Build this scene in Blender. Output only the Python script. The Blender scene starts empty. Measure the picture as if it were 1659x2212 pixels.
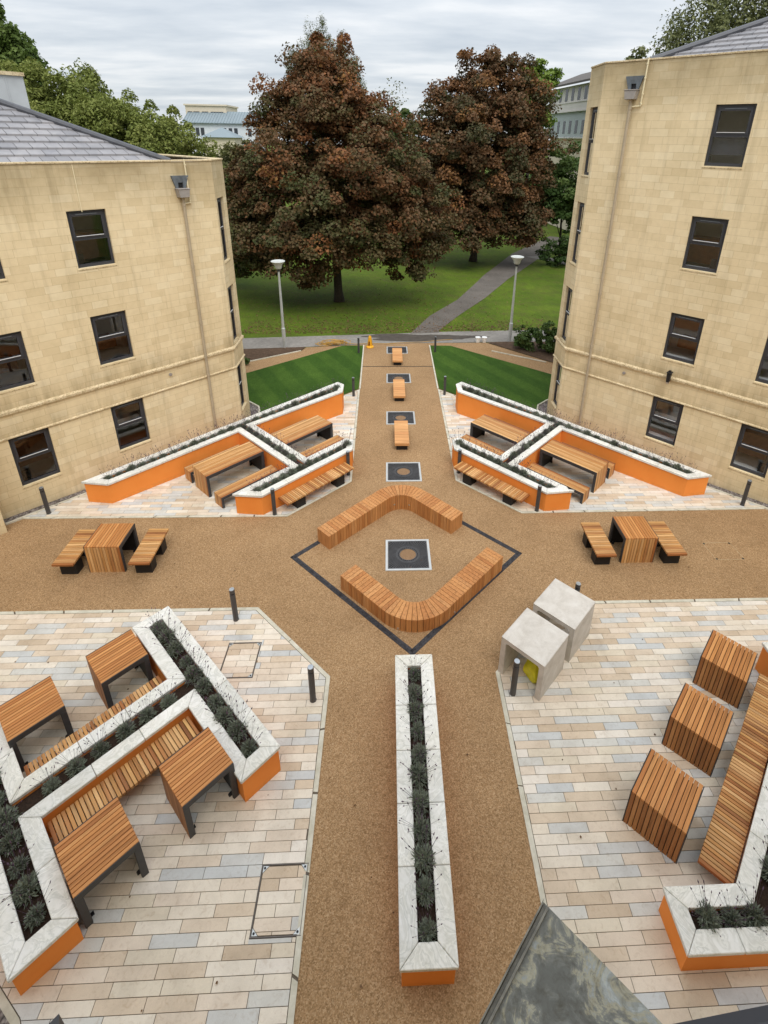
import bpy, math, random
import numpy as np
from mathutils import Vector, Matrix

# ------------------------------------------------------------------ camera, sky, sun
SC = bpy.context.scene
COL = SC.collection
R2 = math.sqrt(2.0)
rad = math.radians

cd = bpy.data.cameras.new("camera")
cam = bpy.data.objects.new("camera", cd)
COL.objects.link(cam)
_r = Vector((0.99897909, -0.04170388, 0.01736533)); _u = Vector((0.0, 0.384521548, 0.923116016)); _f = Vector((0.04517486, 0.9221735, -0.38412923))
cam.matrix_world = Matrix(((_r.x, _u.x, -_f.x, -0.5084), (_r.y, _u.y, -_f.y, 0.0), (_r.z, _u.z, -_f.z, 9.5756), (0, 0, 0, 1)))
cd.sensor_fit = 'AUTO'; cd.sensor_width = 36.0
cd.lens = 1137.844 / 2212.0 * 36.0
cd.shift_x = -58.987 / 2212.0
cd.shift_y = -332.615 / 2212.0
cd.clip_start = 0.05; cd.clip_end = 2000.0
SC.camera = cam
SC.view_settings.view_transform = 'Standard'
SC.view_settings.look = 'None'
SC.view_settings.exposure = 0.6
SC.view_settings.gamma = 1.0

SUN_EL, SUN_AZ = 57.0, 168.0            # elevation, and azimuth measured from +Y towards +X
w = bpy.data.worlds.new("World"); SC.world = w; w.use_nodes = True
nt = w.node_tree; N = nt.nodes; Lk = nt.links
for n in list(N): N.remove(n)
out = N.new('ShaderNodeOutputWorld')
bg = N.new('ShaderNodeBackground')
sky = N.new('ShaderNodeTexSky'); sky.sky_type = 'NISHITA'; sky.sun_disc = False
sky.sun_elevation = rad(SUN_EL); sky.sun_rotation = rad(SUN_AZ)
tc = N.new('ShaderNodeTexCoord'); sep = N.new('ShaderNodeSeparateXYZ')
Lk.new(tc.outputs['Generated'], sep.inputs[0])
def wm(op, a, b=None):
    n = N.new('ShaderNodeMath'); n.operation = op
    for i, x in enumerate((a, b)):
        if x is None: continue
        if isinstance(x, (int, float)): n.inputs[i].default_value = x
        else: Lk.new(x, n.inputs[i])
    return n.outputs[0]
zc = wm('MAXIMUM', sep.outputs[2], 0.0)
zd = wm('ADD', zc, 0.09)
px = wm('DIVIDE', sep.outputs[0], zd); py = wm('DIVIDE', sep.outputs[1], zd)
cb = N.new('ShaderNodeCombineXYZ'); Lk.new(px, cb.inputs[0]); Lk.new(py, cb.inputs[1])
mp = N.new('ShaderNodeMapping'); mp.inputs['Scale'].default_value = (0.5, 0.9, 1.0); mp.inputs['Rotation'].default_value = (0, 0, 0.12)
Lk.new(cb.outputs[0], mp.inputs[0])
nz = N.new('ShaderNodeTexNoise'); nz.inputs['Scale'].default_value = 1.5; nz.inputs['Detail'].default_value = 7; nz.inputs['Roughness'].default_value = 0.55
Lk.new(mp.outputs[0], nz.inputs['Vector'])
cr = N.new('ShaderNodeValToRGB'); Lk.new(nz.outputs[0], cr.inputs[0])
cr.color_ramp.elements[0].position = 0.33; cr.color_ramp.elements[0].color = (0.355, 0.39, 0.43, 1)
cr.color_ramp.elements[1].position = 0.64; cr.color_ramp.elements[1].color = (0.55, 0.56, 0.57, 1)
e = cr.color_ramp.elements.new(0.5); e.color = (0.445, 0.472, 0.50, 1)
# a closed cloud deck brightens towards the zenith (about three times the horizon)
up = wm('ADD', wm('ADD', 1.0, wm('MULTIPLY', zc, 1.75)), wm('MULTIPLY', wm('POWER', wm('SUBTRACT', 1.0, zc), 9.0), 0.22))
vm = N.new('ShaderNodeVectorMath'); vm.operation = 'SCALE'; Lk.new(cr.outputs[0], vm.inputs[0]); Lk.new(up, vm.inputs['Scale'])
sk = N.new('ShaderNodeVectorMath'); sk.operation = 'SCALE'; Lk.new(sky.outputs[0], sk.inputs[0]); sk.inputs['Scale'].default_value = 0.08
mx = N.new('ShaderNodeMix'); mx.data_type = 'RGBA'; mx.inputs[0].default_value = 0.9
Lk.new(sk.outputs[0], mx.inputs[6]); Lk.new(vm.outputs[0], mx.inputs[7])
Lk.new(mx.outputs[2], bg.inputs[0]); bg.inputs[1].default_value = 0.90
Lk.new(bg.outputs[0], out.inputs[0])

sd = bpy.data.lights.new("sun", 'SUN'); sd.energy = 1.5; sd.angle = rad(40); sd.color = (1.0, 0.965, 0.91)
so = bpy.data.objects.new("sun", sd); COL.objects.link(so)
_d = Vector((math.sin(rad(SUN_AZ)) * math.cos(rad(SUN_EL)), math.cos(rad(SUN_AZ)) * math.cos(rad(SUN_EL)), math.sin(rad(SUN_EL))))
so.rotation_euler = _d.to_track_quat('Z', 'Y').to_euler()

# ------------------------------------------------------------------ ground height
SL = 0.05151
def gz(x, y):
    yy = min(y, 45.0)
    if y > 45: yy = 45 + (1 - math.exp(-(y - 45) / 6.0)) * 3.0
    return -SL * (yy - 8.5)

# ------------------------------------------------------------------ tags and mesh helper
def tag(o, label, cat, group=None):
    o['label'] = label; o['category'] = cat
    if group: o['group'] = group
    return o
def thing(name, label, cat, loc=(0, 0, 0), rz=0.0, group=None):
    o = bpy.data.objects.new(name, None); COL.objects.link(o)
    o.empty_display_size = 0.2
    o.location = loc; o.rotation_euler = (0, 0, rz)
    return tag(o, label, cat, group)
def copy_tree(o, parent=None):
    c = o.copy(); COL.objects.link(c)
    if parent is not None: c.parent = parent
    for ch in list(o.children): copy_tree(ch, c)
    return c

class MB:
    def __init__(s): s.v = []; s.f = []; s.uv = []; s.mi = []
    def face(s, pts, uv=None, mi=0):
        b = len(s.v); s.v += [tuple(p) for p in pts]; s.f.append(list(range(b, b + len(pts))))
        s.uv.append(uv if uv else [(p[0], p[1]) for p in pts]); s.mi.append(mi)
    def solid(s, bot, top, mi=0, caps=True):
        """prism between two rings of equal length"""
        n = len(bot); b = len(s.v); s.v += [tuple(p) for p in bot] + [tuple(p) for p in top]
        ac = 0.0
        for i in range(n):
            j = (i + 1) % n
            d = math.hypot(bot[j][0] - bot[i][0], bot[j][1] - bot[i][1])
            s.f.append([b + i, b + j, b + n + j, b + n + i]); s.mi.append(mi)
            s.uv.append([(ac, bot[i][2]), (ac + d, bot[j][2]), (ac + d, top[j][2]), (ac, top[i][2])]); ac += d
        if caps:
            s.f.append([b + n + i for i in range(n)]); s.mi.append(mi); s.uv.append([(p[0], p[1]) for p in top])
            s.f.append([b + n - 1 - i for i in range(n)]); s.mi.append(mi); s.uv.append([(p[0], p[1]) for p in reversed(bot)])
    def box(s, c, d, rz=0.0, mi=0):
        hx, hy, hz = d[0] / 2, d[1] / 2, d[2] / 2; ca, sa = math.cos(rz), math.sin(rz)
        P = [(-hx, -hy), (hx, -hy), (hx, hy), (-hx, hy)]
        P = [(c[0] + x * ca - y * sa, c[1] + x * sa + y * ca) for x, y in P]
        s.solid([(x, y, c[2] - hz) for x, y in P], [(x, y, c[2] + hz) for x, y in P], mi)
    def lathe(s, prof, n=16, c=(0, 0, 0), mi=0):
        b = len(s.v)
        for r, z in prof:
            for k in range(n):
                a = 2 * math.pi * k / n; s.v.append((c[0] + r * math.cos(a), c[1] + r * math.sin(a), c[2] + z))
        for i in range(len(prof) - 1):
            for k in range(n):
                k2 = (k + 1) % n
                s.f.append([b + i * n + k, b + i * n + k2, b + (i + 1) * n + k2, b + (i + 1) * n + k]); s.mi.append(mi)
                s.uv.append([(k / n, i), ((k + 1) / n, i), ((k + 1) / n, i + 1), (k / n, i + 1)])
        for i, rev in ((0, True), (len(prof) - 1, False)):
            r = [b + i * n + k for k in range(n)]
            if rev: r.reverse()
            s.f.append(r); s.mi.append(mi); s.uv.append([(0, 0)] * n)
    def tube(s, pts, rr, n=8, mi=0):
        b = len(s.v); m = len(pts)
        for i, p in enumerate(pts):
            a = Vector(pts[max(i - 1, 0)]); c = Vector(pts[min(i + 1, m - 1)]); t = (c - a).normalized()
            q = Vector((1, 0, 0)) if abs(t.x) < 0.8 else Vector((0, 1, 0))
            e1 = t.cross(q).normalized(); e2 = t.cross(e1)
            r = rr[i] if isinstance(rr, (list, tuple)) else rr
            for k in range(n):
                an = 2 * math.pi * k / n; x = Vector(p) + e1 * (r * math.cos(an)) + e2 * (r * math.sin(an)); s.v.append(tuple(x))
        for i in range(m - 1):
            for k in range(n):
                k2 = (k + 1) % n
                s.f.append([b + i * n + k, b + i * n + k2, b + (i + 1) * n + k2, b + (i + 1) * n + k]); s.mi.append(mi); s.uv.append([(0, 0)] * 4)
        s.f.append([b + k for k in range(n)][::-1]); s.mi.append(mi); s.uv.append([(0, 0)] * n)
        s.f.append([b + (m - 1) * n + k for k in range(n)]); s.mi.append(mi); s.uv.append([(0, 0)] * n)
    def build(s, name, mats, parent=None, bevel=0.0, smooth=False, seg=1):
        me = bpy.data.meshes.new(name); me.from_pydata(s.v, [], s.f)
        ul = me.uv_layers.new(name="UVMap")
        flat = [c for f in s.uv for p in f for c in p]
        ul.data.foreach_set("uv", flat)
        if not isinstance(mats, (list, tuple)): mats = [mats]
        for m in mats: me.materials.append(m)
        if len(mats) > 1: me.polygons.foreach_set("material_index", s.mi)
        if smooth: me.polygons.foreach_set("use_smooth", [True] * len(me.polygons))
        me.update()
        o = bpy.data.objects.new(name, me); COL.objects.link(o)
        if parent is not None: o.parent = parent
        if bevel > 0:
            bv = o.modifiers.new("bevel", 'BEVEL'); bv.width = bevel; bv.segments = seg; bv.limit_method = 'ANGLE'; bv.angle_limit = rad(40)
            if seg > 1: bv.harden_normals = False
        return o
def struct(o, label=None):
    o['kind'] = 'structure'
    if label: o['label'] = label; o['category'] = 'ground'
    return o

def clip_poly(poly, a, b, c):
    """keep a*x+b*y<=c"""
    o = []
    for i in range(len(poly)):
        p, q = poly[i], poly[(i + 1) % len(poly)]
        dp = a * p[0] + b * p[1] - c; dq = a * q[0] + b * q[1] - c
        if dp <= 0: o.append(p)
        if (dp < 0 < dq) or (dq < 0 < dp):
            t = dp / (dp - dq); o.append((p[0] + (q[0] - p[0]) * t, p[1] + (q[1] - p[1]) * t))
    return o
def area(P): return 0.5 * sum(P[i][0] * P[(i + 1) % len(P)][1] - P[(i + 1) % len(P)][0] * P[i][1] for i in range(len(P)))
def offset_poly(P, ds):
    """inset a CCW polygon; ds one distance or one per edge (edge i: P[i]->P[i+1])"""
    n = len(P)
    if not isinstance(ds, (list, tuple)): ds = [ds] * n
    o = []
    for i in range(n):
        a, b, c = P[i - 1], P[i], P[(i + 1) % n]
        d1 = Vector((b[0] - a[0], b[1] - a[1])).normalized(); d2 = Vector((c[0] - b[0], c[1] - b[1])).normalized()
        n1 = Vector((-d1.y, d1.x)); n2 = Vector((-d2.y, d2.x))
        p1 = Vector(b) + n1 * ds[i - 1]; p2 = Vector(b) + n2 * ds[i]
        cr_ = d1.x * d2.y - d1.y * d2.x
        if abs(cr_) < 1e-6: o.append(tuple(p1)); continue
        t = ((p2 - p1).x * d2.y - (p2 - p1).y * d2.x) / cr_
        q = p1 + d1 * t; o.append((q.x, q.y))
    return o

# ------------------------------------------------------------------ materials
class NT:
    def __init__(s, name, rough=0.7, spec=0.3):
        s.m = bpy.data.materials.new(name); s.m.use_nodes = True; s.t = s.m.node_tree; s.N = s.t.nodes; s.L = s.t.links
        s.b = s.N['Principled BSDF']; s.b.inputs['Roughness'].default_value = rough
        s.b.inputs['Specular IOR Level'].default_value = spec
    def add(s, t, **k):
        n = s.N.new(t)
        for a, v in k.items(): setattr(n, a, v)
        return n
    def coord(s, kind='Object', scale=(1, 1, 1), rot=(0, 0, 0)):
        c = s.add('ShaderNodeTexCoord'); m = s.add('ShaderNodeMapping'); m.inputs['Scale'].default_value = scale; m.inputs['Rotation'].default_value = rot
        s.L.new(c.outputs[kind], m.inputs[0]); return m.outputs[0]
    def wcoord(s, scale=(1, 1, 1)):
        g = s.add('ShaderNodeNewGeometry'); m = s.add('ShaderNodeMapping'); m.inputs['Scale'].default_value = scale
        s.L.new(g.outputs['Position'], m.inputs[0]); return m.outputs[0]
    def noise(s, vec, scale=5, detail=4, rough=0.55, dist=0.0):
        n = s.add('ShaderNodeTexNoise'); n.inputs['Scale'].default_value = scale; n.inputs['Detail'].default_value = detail
        n.inputs['Roughness'].default_value = rough; n.inputs['Distortion'].default_value = dist
        s.L.new(vec, n.inputs['Vector']); return n.outputs[0]
    def ramp(s, fac, stops, interp='LINEAR'):
        r = s.add('ShaderNodeValToRGB'); r.color_ramp.interpolation = interp; el = r.color_ramp.elements
        while len(el) < len(stops): el.new(0.5)
        for e_, (p, c) in zip(el, stops):
            e_.position = p; e_.color = (c[0], c[1], c[2], 1) if not isinstance(c, (int, float)) else (c, c, c, 1)
        s.L.new(fac, r.inputs[0]); return r.outputs[0]
    def mix(s, a, b, fac, mode='MIX'):
        m = s.add('ShaderNodeMix', data_type='RGBA', blend_type=mode)
        for i, x in ((0, fac), (6, a), (7, b)):
            if isinstance(x, (int, float)): m.inputs[i].default_value = x
            elif isinstance(x, tuple): m.inputs[i].default_value = (x[0], x[1], x[2], 1)
            else: s.L.new(x, m.inputs[i])
        return m.outputs[2]
    def math(s, op, a, b=0.0):
        n = s.add('ShaderNodeMath', operation=op)
        for i, x in enumerate((a, b)):
            if isinstance(x, (int, float)): n.inputs[i].default_value = x
            else: s.L.new(x, n.inputs[i])
        return n.outputs[0]
    def island(s):
        g = s.add('ShaderNodeNewGeometry'); return g.outputs['Random Per Island']
    def objrand(s):
        g = s.add('ShaderNodeObjectInfo'); return g.outputs['Random']
    def color(s, c): s.L.new(c, s.b.inputs['Base Color'])
    def rough(s, c): s.L.new(c, s.b.inputs['Roughness'])
    def bump(s, h, strength=0.3, dist=0.01):
        b = s.add('ShaderNodeBump'); b.inputs['Strength'].default_value = strength; b.inputs['Distance'].default_value = dist
        s.L.new(h, b.inputs['Height']); s.L.new(b.outputs[0], s.b.inputs['Normal'])

def plain(name, c, rough=0.6, metal=0.0, var=0.08, scale=6, spec=0.35):
    t = NT(name, rough, spec); t.b.inputs['Metallic'].default_value = metal
    n = t.noise(t.coord(), scale, 5)
    lo = tuple(x * (1 - var) for x in c); hi = tuple(min(1, x * (1 + var)) for x in c)
    t.color(t.ramp(n, [(0.3, lo), (0.7, hi)])); t.rough(t.ramp(n, [(0.3, rough * 0.9), (0.7, min(1, rough * 1.1))]))
    return t.m

def wood(name, axis, tones):
    t = NT(name, 0.55, 0.3)
    sc = [22, 22, 22]; sc[axis] = 1.3
    g = t.noise(t.coord(scale=tuple(sc)), 1.0, 5, 0.6, 0.4)
    isl = t.island(); k = len(tones)
    base = t.ramp(isl, [(i / (k - 1), c) for i, c in enumerate(tones)])
    streak = t.ramp(g, [(0.28, 0.62), (0.5, 1.0), (0.75, 1.18)])
    t.color(t.mix(base, streak, 1.0, 'MULTIPLY'))
    # every board has its own shift of grain
    t.rough(t.ramp(g, [(0.3, 0.62), (0.7, 0.48)])); t.bump(g, 0.12, 0.004)
    return t.m
IRO = [(0.41, 0.165, 0.048), (0.51, 0.225, 0.07), (0.35, 0.13, 0.037), (0.56, 0.265, 0.092), (0.44, 0.18, 0.053), (0.48, 0.22, 0.073), (0.38, 0.15, 0.042)]
GOLD = [(0.48, 0.235, 0.078), (0.27, 0.098, 0.028), (0.60, 0.345, 0.13), (0.36, 0.145, 0.044), (0.64, 0.385, 0.17), (0.24, 0.085, 0.025), (0.55, 0.29, 0.10), (0.31, 0.115, 0.034), (0.62, 0.37, 0.155)]
CURV = [(0.46, 0.205, 0.068), (0.52, 0.25, 0.092), (0.40, 0.165, 0.052), (0.49, 0.23, 0.08), (0.36, 0.145, 0.045), (0.55, 0.28, 0.11)]
BLOND = [(0.58, 0.30, 0.12), (0.50, 0.225, 0.085), (0.63, 0.345, 0.145), (0.54, 0.26, 0.10)]
M = {}
M['iro_x'] = wood('ironwood_slat', 0, IRO); M['iro_z_shaded'] = wood('ironwood_upright_shaded', 2, [tuple(x * 0.72 for x in c) for c in IRO])  # upright tones darkened to paint shade onto the table ends
M['gold_x'] = wood('golden_slat', 0, GOLD); M['gold_z'] = wood('golden_upright', 2, GOLD); M['gold_y'] = wood('golden_cross_slat', 1, GOLD)
M['curve'] = wood('curved_bench_plank', 2, CURV); M['blond'] = wood('blond_block', 0, BLOND)
M['dark_metal'] = plain('dark_grey_steel', (0.045, 0.045, 0.048), 0.5, 0.0, 0.2, 9)
M['black_metal'] = plain('black_steel', (0.013, 0.013, 0.015), 0.5, 0.0, 0.25, 9)
M['bollard'] = plain('bollard_grey_paint', (0.06, 0.058, 0.06), 0.45, 0.0, 0.15, 5)
M['bollard_cap'] = plain('bollard_brushed_cap', (0.42, 0.45, 0.48), 0.35, 0.7, 0.1, 9)
M['galv'] = plain('galvanised_steel', (0.55, 0.57, 0.57), 0.45, 0.4, 0.1, 4)
M['steel'] = plain('stainless_steel', (0.6, 0.6, 0.6), 0.3, 0.9, 0.05, 9)
M['white_plastic'] = plain('white_plastic', (0.8, 0.8, 0.79), 0.4, 0, 0.03)
M['yellow'] = plain('yellow_plastic', (0.72, 0.36, 0.02), 0.4, 0, 0.06)
M['red_label'] = plain('dark_red_label', (0.15, 0.03, 0.015), 0.5, 0, 0.1)
M['bag'] = plain('yellow_bag', (0.66, 0.60, 0.02), 0.45, 0, 0.12, 14)
M['hose'] = plain('tan_hose', (0.42, 0.24, 0.05), 0.5, 0, 0.15)
M['bark'] = plain('bark', (0.05, 0.04, 0.03), 0.9, 0, 0.4, 8)
M['twig'] = plain('twig_bark', (0.11, 0.085, 0.065), 0.9, 0, 0.3, 8)
M['window_frame'] = plain('window_frame_anthracite', (0.045, 0.047, 0.056), 0.4, 0, 0.08, 3)
M['inside'] = plain('room_interior', (0.68, 0.66, 0.62), 0.9, 0, 0.1, 2)
M['blind'] = plain('dark_blind', (0.055, 0.06, 0.075), 0.8, 0, 0.25, 8)
M['sillboard'] = plain('white_sill_board', (0.62, 0.63, 0.64), 0.5, 0, 0.04, 4)
M['desk'] = plain('brown_desk', (0.22, 0.085, 0.03), 0.5, 0, 0.2, 6)
M['lead'] = plain('lead_sheet', (0.13, 0.15, 0.17), 0.5, 0.0, 0.2, 10)
M['flash'] = plain('dirty_lead_flashing', (0.17, 0.16, 0.135), 0.6, 0, 0.45, 14)
M['pipe'] = plain('stone_painted_pipe', (0.40, 0.33, 0.235), 0.55, 0, 0.1, 5)
M['hopper'] = plain('grey_hopper', (0.30, 0.275, 0.255), 0.5, 0, 0.1, 8)
M['overflow'] = plain('cream_overflow_pipe', (0.72, 0.63, 0.42), 0.45, 0, 0.06, 8)

def pavers_mat(name, scalek=1.0):
    t = NT(name, 0.75, 0.25)
    isl = t.island()
    P = [(0.60, 0.52, 0.40), (0.64, 0.56, 0.45), (0.56, 0.45, 0.33), (0.50, 0.495, 0.47), (0.66, 0.59, 0.49), (0.58, 0.475, 0.36),
         (0.47, 0.48, 0.475), (0.63, 0.53, 0.42), (0.50, 0.39, 0.275), (0.66, 0.60, 0.52), (0.60, 0.50, 0.39), (0.53, 0.515, 0.47), (0.57, 0.455, 0.33), (0.65, 0.575, 0.47)]
    P = [tuple(0.12 * (sum(c) / 3) + 0.88 * x for x in c) for c in P]
    P = [tuple(min(0.78, x * 1.08) for x in c) for c in P]
    k = len(P)
    base = t.ramp(isl, [(i / k, tuple(x * scalek for x in c)) for i, c in enumerate(P)], 'CONSTANT')
    wc = t.wcoord()
    n1 = t.noise(wc, 2.2, 6, 0.6, 0.3); n2 = t.noise(wc, 13, 5, 0.6, 1.2); n3 = t.noise(wc, 90, 2)
    c = t.mix(base, t.ramp(n1, [(0.3, (0.86, 0.85, 0.84)), (0.6, (1.03, 1.03, 1.03))]), 1.0, 'MULTIPLY')
    c = t.mix(c, t.ramp(n2, [(0.28, (0.84, 0.79, 0.74)), (0.45, (1, 1, 1)), (0.75, (1.05, 1.05, 1.04))]), 0.8, 'MULTIPLY')
    c = t.mix(c, t.ramp(n3, [(0.3, 0.93), (0.7, 1.05)]), 0.6, 'MULTIPLY')
    t.color(c); t.bump(n2, 0.15, 0.004); return t.m
M['pavers'] = pavers_mat('sandstone_pavers')
def simple_ground(name, stops, scale, detail=6, rough=0.9, bump=0.2, bd=0.01, second=None, sc2=1.0):
    t = NT(name, rough, 0.2); wc = t.wcoord()
    n = t.noise(wc, scale, detail, 0.65); c = t.ramp(n, stops)
    if second: c = t.mix(c, t.ramp(t.noise(wc, sc2, 5, 0.6), second), 1.0, 'MULTIPLY')
    t.color(c); t.bump(n, bump, bd); return t.m
M['grout'] = simple_ground('grout', [(0.3, (0.10, 0.08, 0.06)), (0.7, (0.16, 0.13, 0.10))], 40)
M['edging'] = simple_ground('pale_stone_edging', [(0.3, (0.50, 0.47, 0.385)), (0.7, (0.64, 0.61, 0.52))], 9, second=[(0.35, (0.8, 0.8, 0.76)), (0.6, (1, 1, 1))], sc2=2.5)

def resin_mat():
    t = NT('resin_bound_gravel', 0.85, 0.2); wc = t.wcoord()
    v = t.add('ShaderNodeTexVoronoi'); v.inputs['Scale'].default_value = 75; t.L.new(wc, v.inputs['Vector'])
    sp = t.add('ShaderNodeSeparateColor'); t.L.new(v.outputs['Color'], sp.inputs[0])
    c = t.ramp(sp.outputs[0], [(0.0, (0.215, 0.128, 0.060)), (0.3, (0.285, 0.176, 0.087)), (0.65, (0.345, 0.219, 0.114)), (1.0, (0.425, 0.29, 0.167))])
    n2 = t.noise(wc, 24, 3, 0.6)
    c = t.mix(c, t.ramp(n2, [(0.3, (0.84, 0.83, 0.81)), (0.7, (1.12, 1.12, 1.12))]), 1.0, 'MULTIPLY')
    n = t.noise(wc, 0.55, 6, 0.65, 0.5)
    c = t.mix(c, t.ramp(n, [(0.3, (0.86, 0.84, 0.82)), (0.7, (1.08, 1.08, 1.08))]), 1.0, 'MULTIPLY')
    c = t.mix(c, t.ramp(t.noise(wc, 2.6, 6, 0.7, 1.2), [(0.30, (0.84, 0.82, 0.80)), (0.42, (1.0, 1.0, 1.0)), (0.75, (1.04, 1.04, 1.03))]), 0.8, 'MULTIPLY')
    t.color(c); t.bump(v.outputs['Distance'], 0.35, 0.006); return t.m
M['resin'] = resin_mat()
def lawn_mat(name, a, b, c_, stripes=False, litter=False):
    t = NT(name, 0.9, 0.15); wc = t.wcoord()
    n = t.noise(t.wcoord((1, 1, 1)), 14, 8, 0.75); n2 = t.noise(wc, 0.35, 5, 0.6); n3 = t.noise(t.wcoord((1, 0.35, 1)), 3.0, 5, 0.7)
    c = t.ramp(n, [(0.25, a), (0.5, b), (0.8, c_)])
    c = t.mix(c, t.ramp(n2, [(0.3, (0.72, 0.76, 0.7)), (0.7, (1.2, 1.12, 1.1))]), 1.0, 'MULTIPLY')
    c = t.mix(c, t.ramp(n3, [(0.3, (0.78, 0.82, 0.8)), (0.7, (1.15, 1.12, 1.1))]), 0.8, 'MULTIPLY')
    if stripes:
        w_ = t.add('ShaderNodeTexWave', wave_type='BANDS', bands_direction='X'); w_.inputs['Scale'].default_value = 0.24; w_.inputs['Distortion'].default_value = 0.9; w_.inputs['Detail'].default_value = 2
        t.L.new(t.coord(rot=(0, 0, rad(-28))), w_.inputs['Vector'])
        c = t.mix(c, t.ramp(w_.outputs[0], [(0.35, (0.80, 0.86, 0.82)), (0.65, (1.12, 1.08, 1.1))]), 0.9, 'MULTIPLY')
    if litter:
        n4 = t.noise(wc, 0.9, 4, 0.7); n5 = t.noise(wc, 30, 3, 0.7)
        f = t.math('MULTIPLY', t.ramp(n4, [(0.44, 0.0), (0.66, 1.0)]), t.ramp(n5, [(0.45, 0.0), (0.62, 0.9)]))
        c = t.mix(c, (0.085, 0.055, 0.03), f)
    t.color(c); t.bump(n, 0.5, 0.03); return t.m
M['turf'] = lawn_mat('new_turf', (0.022, 0.055, 0.008), (0.042, 0.092, 0.012), (0.07, 0.128, 0.022), stripes=True)
M['lawn'] = lawn_mat('park_grass', (0.052, 0.090, 0.008), (0.086, 0.138, 0.012), (0.14, 0.19, 0.024), litter=True)
M['soil'] = simple_ground('bare_soil', [(0.25, (0.05, 0.032, 0.021)), (0.75, (0.135, 0.085, 0.055))], 7, 8, 0.95, 0.8, 0.05, second=[(0.3, 0.8), (0.7, 1.15)], sc2=1.2)
M['planter_soil'] = simple_ground('planter_soil', [(0.25, (0.014, 0.009, 0.006)), (0.75, (0.05, 0.03, 0.02))], 30, 6, 0.95, 0.8, 0.02)
M['tarmac'] = simple_ground('old_tarmac', [(0.3, (0.20, 0.185, 0.168)), (0.7, (0.29, 0.27, 0.245))], 5, 8, 0.9, 0.2, 0.01, second=[(0.3, 0.8), (0.7, 1.08)], sc2=0.7)
M['wet'] = simple_ground('wet_tarmac', [(0.3, (0.065, 0.055, 0.048)), (0.7, (0.115, 0.10, 0.085))], 3, 8, 0.45, 0.2, 0.01)
M['path'] = simple_ground('park_path_tarmac', [(0.3, (0.105, 0.092, 0.080)), (0.7, (0.175, 0.155, 0.135))], 12, 8, 0.9, 0.2, 0.01, second=[(0.3, 0.8), (0.7, 1.15)], sc2=0.5)
def gravel_mat():
    t = NT('loose_gravel', 0.85, 0.25); wc = t.wcoord()
    v = t.add('ShaderNodeTexVoronoi'); v.inputs['Scale'].default_value = 24; t.L.new(wc, v.inputs['Vector'])
    sp = t.add('ShaderNodeSeparateColor'); t.L.new(v.outputs['Color'], sp.inputs[0])
    c = t.ramp(sp.outputs[0], [(0, (0.12, 0.10, 0.09)), (0.5, (0.26, 0.22, 0.20)), (1, (0.42, 0.38, 0.36))])
    c = t.mix(c, t.ramp(v.outputs['Distance'], [(0.1, 1.0), (0.75, 0.35)]), 1.0, 'MULTIPLY')
    t.color(c); t.bump(v.outputs['Distance'], -0.8, 0.03); return t.m
M['gravel'] = gravel_mat()

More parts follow.
